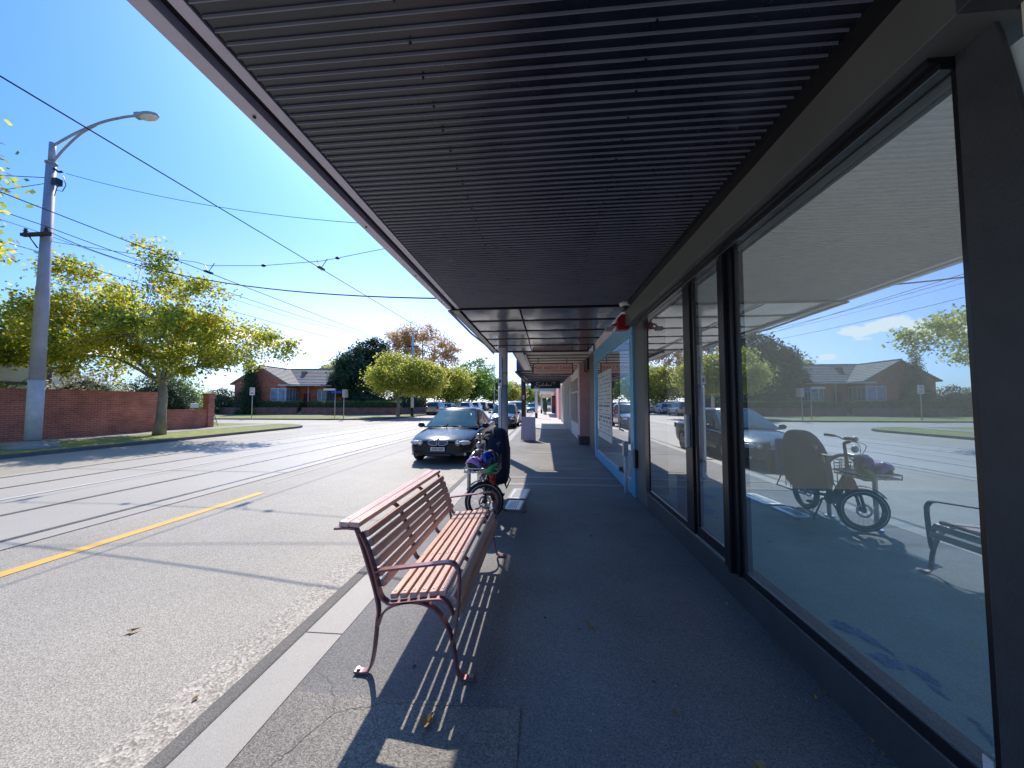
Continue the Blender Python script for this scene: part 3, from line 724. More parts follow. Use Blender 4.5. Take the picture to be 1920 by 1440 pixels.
sh4 = thing('shop_building', 'shop with deep dark fascia awning and pale cream pilasters farther along', 'shop', (FX, 24, 0))
b = MB(); b.box(-1.22, 1.46, 16.9, 29, 3.05, 3.5); a4 = add(b, 'awning', M['cream'], sh4)
b = MB(); b.box(-1.28, -1.22, 16.9, 29, 2.86, 3.5); b.box(-1.28, -.4, 16.85, 16.9, 3.0, 3.5)
for y in [17.5+1.2*i for i in range(10)]: b.box(-1.22, 1.46, y-.03, y+.03, 2.98, 3.05)
b.tube([(-1.2, 17.4, 3.0), (-1.0, 22, 2.9)], .05); b.tube([(-1.32, 17, 2.95), (-1.1, 20.5, 2.72)], .05)
add(b, 'fascia_beam', simple('slate_fascia', (.07, .08, .12), .5), a4)
b = MB(); b.box(1.5, 2, 19.05, 40, 0, 4.2)
for y in (19.6, 21.0, 22.5, 24, 25.6, 27.4, 29.4): b.mat(1).box(1.36, 1.5, y-.12, y+.12, 0, 2.95)
b.mat(2)
for y in (20.3, 21.75, 23.25, 24.8, 26.5, 28.4): b.box(1.44, 1.50, y-.5, y+.5, .6, 2.6)
add(b, 'wall', [M['cream'], M['white'], M['carglass']], sh4)
sh5 = thing('shop_building', 'distant shop wall with a pink end and pale green awning', 'shop', (FX, 45, 0))
b = MB(); b.box(1.3, 3, 33, 60, 0, 4); add(b, 'wall', M['pinkwall'], sh5)
b = MB(); b.box(-.5, 1.3, 40, 52, 2.75, 2.95); b.mat(1).box(-.6, 1.3, 39.9, 40, 2.75, 4.2); add(b, 'awning', [M['white'], simple('pale_green', (.35, .5, .47), .6)], sh5)
b = MB(); b.box(.9, 1.3, 41, 43, .3, 2.3); b.mat(1).box(.98, 1.2, 40.98, 41.0, 1.1, 2.1); add(b, 'display_board', [M['black'], M['red']], sh5)
sh6 = thing('shop_building', 'farthest row of low shops closing the end of the footpath', 'shop', (FX, 90, 0))
b = MB(); b.box(1.2, 12, 60, 170, 0, 5); b.box(-.9, 1.2, 62, 110, 2.9, 3.2); b.mat(1); 
for y in range(62, 160, 5): b.box(1.17, 1.2, y, y+3.4, .5, 2.6)
add(b, 'wall', [M['cream'], M['carglass']], sh6)

# hanging signs
def text(s, size, mat, parent, loc, rot=(PI/2, 0, 0), ext=.002, name='lettering', space=1.0, align='CENTER'):
    cu = bpy.data.curves.new('t', 'FONT'); cu.body = s; cu.size = size; cu.extrude = ext; cu.align_x = align; cu.align_y = 'CENTER'; cu.space_character = space
    cu.resolution_u = 3
    o = bpy.data.objects.new('t', cu); COL.objects.link(o)
    dg = bpy.context.evaluated_depsgraph_get()
    me = bpy.data.meshes.new_from_object(o.evaluated_get(dg)); bpy.data.objects.remove(o)
    me.materials.clear(); me.materials.append(mat)
    q = bpy.data.objects.new(name, me); COL.objects.link(q); q.location = loc; q.rotation_euler = rot
    if parent is not None: q.parent = parent
    return q
t = thing('hanging_sign', 'salmon pink hanging sign reading MAD ABOUT CAKES in a dark frame', 'shop sign', (.305, 12.5, 2.66))
m = MB(); m.box(-.655, .655, -.02, .02, -.17, .17); m.build('board', M['signpink'], t)
m = MB(); m.box(-.69,.69,-.03,.03,.17,.2); m.box(-.69,.69,-.03,.03,-.2,-.17); m.box(-.69,-.655,-.03,.03,-.17,.17); m.box(.655,.69,-.03,.03,-.17,.17); m.build('frame', M['maroon'], t)
text('MAD ABOUT CAKES', .135, M['signtext'], t, (0, -.022, .03), space=1.12)
m = MB(); r = random.Random(2); x = -.55
while x < .55:
    w = r.uniform(.03, .1); m.box(x, x+w, -.023, -.02, -.075, -.06); x += w+.015
m.build('small_print', M['signtext'], t)
m = MB(); m.tube([(-.5,0,.2),(-.5,0,.36)], .012); m.tube([(.48,0,.2),(.48,0,.36)], .012); split(m, 'hanger_rod', M['black'], t)
t = thing('hanging_sign', 'black hanging sign with flowing white handwritten script', 'shop sign', (.08, 19, 2.43))
m = MB(); m.box(-.77,.77,-.02,.02,-.19,.19); m.build('board', M['signblack'], t, bevel=.004)
m = MB()
def stroke(pts, r=.007):
    P = []
    for i in range(len(pts)-1):
        p0 = pts[max(i-1,0)]; p1 = pts[i]; p2 = pts[i+1]; p3 = pts[min(i+2,len(pts)-1)]
        for k in range(6):
            u = k/6; P.append(tuple(.5*((2*p1[j])+(-p0[j]+p2[j])*u+(2*p0[j]-5*p1[j]+4*p2[j]-p3[j])*u*u+(-p0[j]+3*p1[j]-3*p2[j]+p3[j])*u**3) for j in (0,1)))
    P.append(pts[-1]); m.tube([(x, -.024, z) for x, z in P], r, 5)
stroke([(-.28,.10),(-.40,.13),(-.49,.06),(-.40,0),(-.30,-.05),(-.36,-.12),(-.52,-.13),(-.56,-.08),(-.45,-.05)], .010)
stroke([(-.28,-.05),(-.24,.0),(-.20,-.03),(-.24,-.07),(-.16,-.03),(-.12,.12),(-.13,-.06),(-.07,-.01),(-.05,-.06),(0,0),(.04,-.06),(.07,.12),(.07,-.06),(.12,0),(.15,-.06),(.18,0),(.21,-.05),(.26,0),(.31,-.01),(.29,-.06),(.24,-.03)])
stroke([(.30,.10),(.42,.13),(.50,.12),(.45,.03)])
m.build('script', M['white'], t)
m = MB(); m.tube([(-.66,0,.19),(-.66,0,.55)], .01); m.tube([(.66,0,.19),(.66,0,.55)], .01); m.tube([(.05,0,.19),(.02,0,.3),(.08,0,.38),(.04,0,.55)], .008); split(m, 'hanger_rod', M['black'], t)

# A frame board
t = thing('sandwich_board', 'plain lilac sandwich board standing on the footpath by the kerb', 'sandwich board', (-.63, 14.2, 0), -.10)
m = MB(); R_ = Matrix.Rotation(math.radians(-9), 4, 'X')
m.box(-.26,.26,-.012,.012,.12,.93, M=R_); m.build('front_panel', M['lilac'], t)
m = MB()
for x in (-.275,.26): m.box(x,x+.02,-.016,.016,0,.95,M=R_)
m.box(-.26,.26,-.016,.016,.93,.95,M=R_); m.box(-.26,.26,-.016,.016,.06,.12,M=R_); m.build('front_frame', M['white'], t)
m = MB(); R2 = Matrix.Translation((0,.30,0)) @ Matrix.Rotation(math.radians(9), 4, 'X')
m.box(-.27,.27,-.012,.012,0,.95,M=R2); m.build('rear_panel', M['white'], t)

# ------------------------------------------------------------------ poles on the near side
t = thing('awning_pole', 'thick grey steel pole rising beside the kerb through the black awning', 'pole', (-1.12, 9.95, 0))
m = MB(); m.tube([(0,0,0),(0,0,1.95)], .137, 20); m.tube([(0,0,1.95),(0,0,3.9),(0,0,9)], [.128,.128,.10], 20); m.build('shaft', M['steelpole'], t)
m = MB(); m.box(-.10,-.04,-.165,-.12,0.02,1.9); m.tube([(-.03,-.15,1.9),(-.03,-.15,2.72)], .02, 8); m.build('sunlit_strip', M['silver'], t, bevel=.004)  # silver strip imitates the sunlit left side of the shaft
m = MB(); m.cyl((0,0,1.93),.141,0,.03,2,20); m.cyl((0,0,2.3),.132,0,.02,2,20); m.build('band', M['steelpole'], t)
m = MB(); m.box(-.115,-.02,-.172,-.166,1.98,2.20); s_ = m.build('sticker', M['white'], t)
m = MB(); m.box(-.095,-.04,-.1745,-.1722,2.04,2.13); m.build('blue_square', M['sky_blue_sign'], s_)
t = thing('awning_pole', 'dark brown timber pole under the second dark fascia awning', 'pole', (-1.32, 23.6, 0))
m = MB(); m.tube([(0,0,0),(0,0,3.2),(0,0,9)], [.15,.14,.11], 14); m.build('shaft', M['woodpole'], t)
m = MB(); m.tube([(-.14,-.1,2.2),(-.14,-.1,3.1)], .03, 6); m.box(-.06,.06,-.17,-.15,1.7,2.0); m.build('fittings', M['steelpole'], t)
for (x, y, lab) in ((-.75, 35.4, 'pale slim pole with dark base beyond the sandwich board'), (-.35, 51, 'pale distant pole nearest the pale green awning')):
    t = thing('street_pole', lab, 'pole', (x, y, 0))
    m = MB(); m.tube([(0,0,.5),(0,0,3.6)], .13, 10); m.build('shaft', M['polewhite'], t)
    m = MB(); m.tube([(0,0,0),(0,0,.5)], .14, 10); m.build('base', M['black'], t)
t = thing('topiary_bush', 'clipped dark green bush on the footpath far away', 'bush', (.12, 46, 0))
m = MB(); m.ball((0,0,.95), .32, .32, .85, 14, 10); m.build('foliage', M['leaf_dark'], t); m = MB(); m.box(-.2,.2,-.2,.2,0,.4); m.build('planter', M['white'], t, bevel=.02)

# ------------------------------------------------------------------ bench
t = thing('park_bench', 'wooden slatted bench with curved plum coloured metal legs and arms beside the kerb', 'bench', (-.72, 2.8, 0))
bx, by = -.72, 2.8
def loc(P, y): return [(x-bx, y-by, z) for x, z in P]
def smoothpath(P, n=5, closed=False):
    out = []
    for i in range(len(P)-1):
        p0 = P[max(i-1,0)]; p1 = P[i]; p2 = P[i+1]; p3 = P[min(i+2,len(P)-1)]
        for k in range(n):
            u = k/n; out.append(tuple(.5*((2*p1[j])+(-p0[j]+p2[j])*u+(2*p0[j]-5*p1[j]+4*p2[j]-p3[j])*u*u+(-p0[j]+3*p1[j]-3*p2[j]+p3[j])*u**3) for j in range(len(p1))))
    out.append(tuple(P[-1])); return out
for y, out_ in ((2.015, 1), (3.60, -1)):
    m = MB()
    m.bar(loc(smoothpath([(-1.055,.012),(-1.0,.012),(-.967,.03),(-.945,.12),(-.93,.28),(-.925,.36),(-.96,.50),(-1.05,.755),(-1.085,.788),(-1.19,.785)], 4), y), .04, .012)
    m.bar(loc(smoothpath([(-.93,.25),(-.905,.32),(-.86,.365),(-.79,.392),(-.72,.40),(-.64,.385),(-.57,.335),(-.52,.25),(-.49,.14),(-.475,.05),(-.45,.013),(-.38,.012)], 4), y), .04, .012)
    m.build('leg', M['benchmetal'], t, bevel=.002)
    m = MB(); m.bar(loc(smoothpath([(-1.04,.765),(-.99,.67),(-.945,.54),(-.915,.43),(-.88,.395),(-.84,.388),(-.62,.418),(-.56,.418),(-.525,.39),(-.50,.34)], 4), y), .04, .012)
    m.build('seat_frame', M['benchmetal'], t, bevel=.002)
    m = MB(); m.bar(loc(smoothpath([(-.945,.555),(-.90,.565),(-.60,.61),(-.52,.618),(-.485,.60),(-.468,.555),(-.472,.42),(-.485,.27),(-.497,.20)], 4), y), .042, .012)
    m.build('armrest', M['benchmetal'], t, bevel=.002)
    m = MB()
    for x in (-1.035, -.40): m.cyl((x-bx, y-by, .018), .011, 0, .010, 2, 8)
    split(m, 'bolt', M['bolt'], t)
m = MB()
for y in (2.56, 3.07):
    m.bar(loc(smoothpath([(-1.12,.782),(-1.07,.775),(-1.02,.72),(-.945,.54),(-.915,.43),(-.88,.395),(-.84,.388),(-.62,.418),(-.56,.418),(-.525,.39),(-.50,.34)], 4), y), .04, .012)
split(m, 'middle_support', M['benchmetal'], t)
# slats: frames along the profile
def slat(px, pz, ang, w, y0=2.03, y1=3.585, th=.030):
    m = MB(); T = Matrix.Translation((px-bx, 0, pz)) @ Matrix.Rotation(-ang, 4, 'Y')
    m.box(-w/2, w/2, y0-by, y1-by, 0, th, M=T)
    o = m.build('slat', M['timber'], t, bevel=.004)
    m = MB()
    for y in (2.06, 2.56, 3.07, 3.555): m.lathe([(.0005,th+.0035),(.006,th+.0025),(.008,th)], T @ Matrix.Translation((0, y-by, 0)), 7)
    split(m, 'screw', M['bolt'], o)
a = math.atan2(.765-.43, -(1.04-.915)); # back direction
bd = Vector((-.125, .335)).normalized(); nrm = Vector((bd.y, -bd.x))  # facing the seat
L0 = Vector((-.925, .455))
for k in range(6):
    c = L0 + bd*(.022+.0575*k) + nrm*.008
    slat(c.x, c.y, math.atan2(bd.y, bd.x)-PI, .040)
for x in (-1.135, -1.072): slat(x, .795, -.05, .056, 2.0, 3.615)
for k in range(6):
    x = -.845+.056*k; slat(x, .398+.0035*k*1.6, .10, .040)
slat(-.513, .398, -.95, .05); slat(-.488, .335, -1.25, .05)

# ------------------------------------------------------------------ bicycle hoop
t = thing('bike_hoop', 'galvanised steel bicycle hoop behind the loaded bicycle', 'bike rack', (-.91, 4.98, 0))
m = MB(); A = Vector((-.07,-.26)); B = Vector((.07,.27)); P = [(A.x,A.y,0),(A.x,A.y,.62)]
for i in range(9):
    a = PI*i/8; c = (A+B)/2; d = (B-A)/2
    P.append((c.x-d.x*math.cos(a), c.y-d.y*math.cos(a), .64+.20*math.sin(a)))
P += [(B.x,B.y,.62),(B.x,B.y,0)]; m.tube(P, .025, 12); m.build('hoop', M['silver'], t)
m = MB()
for q in (A, B): m.cyl((q.x,q.y,0), .06, 0, .012, 2, 14)
split(m, 'base_plate', M['silver'], t)

# ------------------------------------------------------------------ cargo bicycle
t = thing('cargo_bicycle', 'maroon and black cargo bicycle with child seat cover parked beside the hoop', 'bicycle', (-.76, 4.63, 0))
hd = Vector((-.966, -.259, 0)); nd = Vector((-.259, .966, 0))
def wheel(name, c, n, r=.25, front=True):
    zz = Vector((0,0,1)); ax = n; M3 = Matrix((ax.cross(zz), zz, ax)).transposed().to_4x4(); T = Matrix.Translation(c) @ M3
    m = MB(); prof = [(r-.036+.036*math.cos(a), .036*math.sin(a)) for a in [2*PI*k/10 for k in range(10)]]
    m.lathe(prof, T, 36, close=True); w = m.build(name, M['rubber'], t)
    m = MB(); m.lathe([(r-.062,-.016),(r-.074,-.010),(r-.074,.010),(r-.062,.016)], T, 36, close=True); m.build('rim', M['plastic'], w)
    m = MB(); m.lathe([(r-.040,-.0368),(r-.033,-.0368),(r-.033,-.034)], T, 36); m.lathe([(r-.040,.0368),(r-.033,.0368),(r-.033,.034)], T, 36); m.build('reflective_band', M['silver'], w)
    m = MB()
    for k in range(20):
        a = 2*PI*k/20; s = .022*(1 if k % 2 else -1)
        m.tube([T @ Vector((.024*math.cos(a+.5*(1 if k%4<2 else -1)), .024*math.sin(a+.5*(1 if k%4<2 else -1)), s)), T @ Vector(((r-.066)*math.cos(a), (r-.066)*math.sin(a), 0))], .0013, 4)
    m.build('spokes', M['silver'], w)
    m = MB(); m.lathe([(.0005,-.05),(.013,-.05),(.013,-.03),(.028,-.028),(.018,-.02),(.018,.02),(.028,.028),(.013,.03),(.013,.05),(.0005,.05)], T, 14); m.build('hub', M['plastic'], w)
    m = MB(); m.lathe([(.055,-.036),(.08,-.036),(.08,-.0345),(.055,-.0345)], T, 28, close=True)
    for k in range(5):
        a = 2*PI*k/5; m.tube([T @ Vector((.02*math.cos(a),.02*math.sin(a),-.0355)), T @ Vector((.057*math.cos(a+.3),.057*math.sin(a+.3),-.0355))], .003, 4)
    m.build('brake_disc', M['alu'], w)
wheel('front_wheel', (0,0,.252), nd)
wheel('rear_wheel', (0,.93,.252), Vector((1,0,0)))
def T2(*P): return [tuple(p) for p in P]
m = MB(); up = Vector((0,.16,.36)).normalized()
crown = Vector((0,.14,.56))
for s in (-1, 1):
    m.tube([Vector((0,0,.252)) + nd*.055*s, Vector((0,.05,.40)) + nd*.055*s, crown + nd*.05*s], .016, 8)
m.tube([crown - nd*.055, crown + nd*.055], .02, 8); m.tube([crown, crown+Vector((0,.03,.12))], .022, 8); m.build('fork', M['plastic'], t)
m = MB(); q = Vector((0,.03,.50))
P = []
for i in range(9):
    a = -.5+1.5*i/8; rr = .272; P.append(Vector((0,.02,.252)) + hd*(rr*math.sin(a)) + Vector((0,0,rr*math.cos(a))))
m.bar(P, .06, .006, side=nd); m.build('mudguard', M['plastic'], t)
m = MB(); hs = [Vector((0,.15,.60)), Vector((0,.19,.74))]
m.tube([hs[0], hs[1]], .026, 10)
m.tube([(0,.18,.70),(0,.26,.56),(0,.38,.38),(0,.46,.30)], .026, 10); m.tube([(.0,.17,.63),(0,.24,.48),(0,.34,.34),(0,.44,.27)], .022, 10)
m.tube([(0,.46,.28),(0,.50,.40),(0,.56,.66)], .022, 10)
for s in (-1, 1): m.tube([(.01*s,.47,.30),(.06*s,.70,.27),(.07*s,.93,.252)], .013, 8); m.tube([(.02*s,.55,.55),(.07*s,.80,.42),(.07*s,.93,.252)], .012, 8)
m.build('frame', M['maroon'], t)
m = MB(); m.tube([(0,.56,.66),(0,.575,.80)], .014, 8); m.build('seat_post', M['silver'], t)
m = MB(); m.smooth().add([(-.02,.42,.82),(.02,.42,.82),(.02,.42,.79),(-.02,.42,.79),(-.035,.52,.825),(.035,.52,.825),(.035,.52,.79),(-.035,.52,.79),(-.085,.66,.83),(.085,.66,.83),(.08,.66,.79),(-.08,.66,.79),(-.07,.70,.825),(.07,.70,.825),(.07,.70,.80),(-.07,.70,.80)],
    [(0,1,2,3),(0,4,5,1),(1,5,6,2),(2,6,7,3),(3,7,4,0),(4,8,9,5),(5,9,10,6),(6,10,11,7),(7,11,8,4),(8,12,13,9),(9,13,14,10),(10,14,15,11),(11,15,12,8),(12,15,14,13)]); m.build('saddle', M['plastic'], t, subs=2)
m = MB(); st = Vector((0,.19,.74)); tp = Vector((-.01,.235,1.0))
m.tube([st, tp], .018, 10); m.tube([tp, tp+hd*.06+Vector((0,0,.02))], .018, 8)
bc = tp + hd*.06 + Vector((0,0,.03))
barp = [bc - nd*.30 - hd*.14 + Vector((0,0,.05)), bc - nd*.20 - hd*.05 + Vector((0,0,.04)), bc - nd*.06, bc + nd*.06, bc + nd*.20 - hd*.05 + Vector((0,0,.04)), bc + nd*.30 - hd*.14 + Vector((0,0,.05))]
m.tube(barp, .011, 8); hb = m.build('handlebar', M['plastic'], t)
for s in (0, 1):
    m = MB(); e0, e1 = (barp[0], barp[1]) if s == 0 else (barp[5], barp[4])
    m.tube([e0, e0+(e1-e0)*.85], [.019, .015], 10); m.tube([e0+(e1-e0)*.9+hd*.0, e0+(e1-e0)*.4+hd*.055+Vector((0,0,-.015)), e0+(e1-e0)*.1+hd*.05+Vector((0,0,-.02))], .006, 6); m.build('grip', M['rubber'], hb)
m = MB(); m.ball(bc+hd*.05+Vector((0,0,.02)), .035, .03, .035); m.ball(bc+nd*.1+Vector((0,0,.025)), .022); m.build('bell', M['silver'], hb)
m = MB(); m.ball(bc+hd*.045+Vector((0,0,-.10)), .04, .035, .045); m.build('head_lamp', M['silver'], hb)
m = MB()
for s in (-1, 1): m.tube(smoothpath([tuple(bc+nd*.12*s), tuple(bc+hd*.12+nd*.08*s+Vector((0,0,-.05))), tuple(bc+hd*.08+Vector((0,0,-.22))), (0.02*s,.12,.70), (.04*s,.16,.60)], 4), .004, 5)
split(m, 'brake_cable', M['black'], hb)
# front rack
m = MB()
for z in (.66, .705):
    m.tube([(-.20,-.27,z),(.20,-.27,z),(.20,.12,z),(-.20,.12,z),(-.20,-.27,z)], .0085, 8)
for x in (-.2,-.1,0,.1,.2): m.tube([(x,-.27,.66),(x,-.27,.705)], .005, 6)
for x in (-.12,-.04,.04,.12): m.tube([(x,-.27,.66),(x,.12,.66)], .005, 6)
m.tube([(-.05,.15,.60),(-.05,.0,.655)], .009, 6); m.tube([(.05,.15,.60),(.05,.0,.655)], .009, 6)
m.build('front_rack', M['silver'], t)
m = MB()
for z in (.70,.74,.78,.82):
    m.tube([(.20,-.2,z),(.20,.12,z),(-.2,.12,z)], .004, 6)
for x in (-.2,-.12,-.04,.04,.12,.2): m.tube([(x,.12,.66),(x,.12,.83)], .004, 5)
for y in (-.2,-.12,-.04,.04): m.tube([(.20,y,.66),(.20,y,.83)], .004, 5)
m.tube(smoothpath([(-.2,.12,.82),(-.16,.10,.87),(.0,.04,.88),(.16,-.05,.87),(.20,-.2,.82)], 3), .007, 6)
m.build('rack_basket', M['black'], t)
m = MB(); m.box(-.17,.17,-.18,.10,.668,.70); m.build('rack_tray', M['plastic'], t, bevel=.01)
m = MB(); m.ball((.10,.03,.56), .045, .06, .07); m.box(.06,.13,.0,.08,.44,.54); m.build('red_pouch', M['red'], t, bevel=.01)
# cranks, stand, chain guard
m = MB(); m.lathe([(.0005,-.05),(.07,-.05),(.07,.05),(.0005,.05)], Matrix.Translation((0,.46,.27)) @ Matrix.Rotation(PI/2,4,'Y'), 18)
m.box(-.05,.05,.30,.47,.30,.36); m.build('motor', M['plastic'], t, bevel=.01)
m = MB(); m.tube([(.08,.46,.27),(.09,.60,.19)], .009, 6); m.tube([(-.08,.46,.27),(-.09,.32,.35)], .009, 6)
m.box(.09,.19,.565,.64,.175,.20); m.box(-.19,-.09,.28,.355,.34,.365); split(m, 'pedal', M['plastic'], t)
m = MB(); m.tube([(.05,.55,.24),(.17,.52,.02),(.22,.46,.008)], .011, 7); m.tube([(-.05,.55,.24),(-.15,.52,.02),(-.20,.46,.008)], .011, 7); m.tube([(-.06,.55,.24),(.06,.55,.24)], .014, 7); m.build('kickstand', M['plastic'], t)
# rear rack and foot rails
m = MB()
for x in (-.09, .09):
    m.tube([(x,.58,.56),(x,1.40,.58)], .011, 8); m.tube([(x,1.0,.56),(x*.9,.93,.26)], .009, 6); m.tube([(x,.62,.56),(x*.6,.60,.40)], .009, 6)
for y in (.7,.9,1.1,1.3,1.4): m.tube([(-.09,y,.57),(.09,y,.57)], .008, 6)
for x in (-.22,.22):
    m.tube([(x,.60,.28),(x,1.2,.28)], .010, 7); m.tube([(x,.62,.28),(x*.4,.62,.56)], .008, 6); m.tube([(x,1.2,.28),(x*.4,1.2,.56)], .008, 6)
m.build('rear_rack', M['black'], t)
m = MB()
for x in (-.20,.20):
    for y in (.62,.72,.82,.92,1.02): m.tube([(x,y,.30),(x,y,.60)], .006, 5)
    m.tube([(x,.60,.60),(x,1.1,.60)], .007, 6); m.tube([(x,.60,.45),(x,1.1,.45)], .006, 6)
m.build('side_rack', M['black'], t)
# child seat cover: tall rounded shell
m = MB(); cs = []
prof = [(.30,.06,1.02,.19),(.45,.50,1.08,.20),(.60,.52,1.10,.20),(.78,.56,1.12,.195),(.92,.64,1.13,.18),(1.02,.72,1.12,.155),(1.09,.80,1.10,.11),(1.115,.88,1.02,.05)]
prof[0] = (.30,.52,1.02,.18)
vs = []; fs = []; K = 16
for z, ya, yb, hw in prof:
    for k in range(K):
        a = 2*PI*k/K; ca, sa = math.cos(a), math.sin(a)
        e = .55; X = hw*(abs(ca)**e)*(1 if ca >= 0 else -1); Yy = (ya+yb)/2 + (yb-ya)/2*(abs(sa)**e)*(1 if sa >= 0 else -1)
        vs.append((X+.05, Yy, z))
for j in range(len(prof)-1):
    for k in range(K):
        k2 = (k+1) % K; fs.append((j*K+k, j*K+k2, (j+1)*K+k2, (j+1)*K+k))
fs.append(tuple(range(K))[::-1]); fs.append(tuple(range((len(prof)-1)*K, len(prof)*K)))
m.smooth().add(vs, fs); m.build('child_seat_cover', M['navy'], t, subs=1)
m = MB()
for dx, dz in ((0,0),(.02,.012),(.005,.03),(.03,.034),(.012,-.018),(-.01,.015)): m.cyl((.10+dx, .555, .90+dz), .005, -.03, .0, 1, 8)
m.build('cover_emblem', M['white'], t)
m = MB(); m.box(-.10,.18,1.16,1.30,.42,.96); m.build('rear_bag', M['bluemesh'], t, bevel=.03)
m = MB(); m.box(-.06,.20,1.33,1.45,.40,.78); m.build('pannier', M['black'], t, bevel=.025)
# helmets lying in the rack
def helmet(label, mat, loc, rot, s=1.0):
    h = thing('helmet', label, 'helmet', loc, 0, 'helmets in the front rack of the bicycle'); h.rotation_euler = rot
    m = MB(); n, k = 20, 8; vs = []; fs = []
    for sc_, rev in ((1.0, 0), (.86, 1)):
        o = len(vs)
        for j in range(k+1):
            a = PI/2*j/k*.97
            for i in range(n):
                th = 2*PI*i/n; low = .028*math.cos(2*th)
                vs.append((.085*sc_*s*math.cos(a)*math.cos(th), .115*sc_*s*math.cos(a)*math.sin(th), .105*sc_*s*math.sin(a) + (low*(1-j/k))))
        for j in range(k):
            for i in range(n):
                i2 = (i+1) % n
                if j in (3, 4) and i % 4 == 1: continue           # vents
                q = (o+j*n+i, o+j*n+i2, o+(j+1)*n+i2, o+(j+1)*n+i); fs.append(q if not rev else q[::-1])
    for i in range(n):
        i2 = (i+1) % n; fs.append((i2, i, n*(k+1)+i, n*(k+1)+i2))
    m.smooth().add(vs, fs); m.build('shell', mat, h, fix=False)
    m = MB(); m.ball((0,0,0), .070*s, .098*s, .082*s); m.build('liner', M['plastic'], h)
    m = MB(); m.tube(smoothpath([(.075,.02,.0),(.06,.0,-.07),(0,-.02,-.10),(-.06,0,-.07),(-.075,.02,0)], 4), .005, 5); m.build('strap', M['black'], h)
helmet('lilac purple helmet at the left end of the bicycle front rack', M['purple'], (-.86, 4.46, .735), (.25, .1, 1.3))
helmet('dark blue helmet in the middle of the bicycle front rack', M['blueshell'], (-.70, 4.52, .79), (.3, -.15, .4), 1.05)
helmet('green helmet lowest and nearest at the right side of the front rack', M['greenshell'], (-.655, 4.42, .725), (PI-.3, .1, .9), .95)

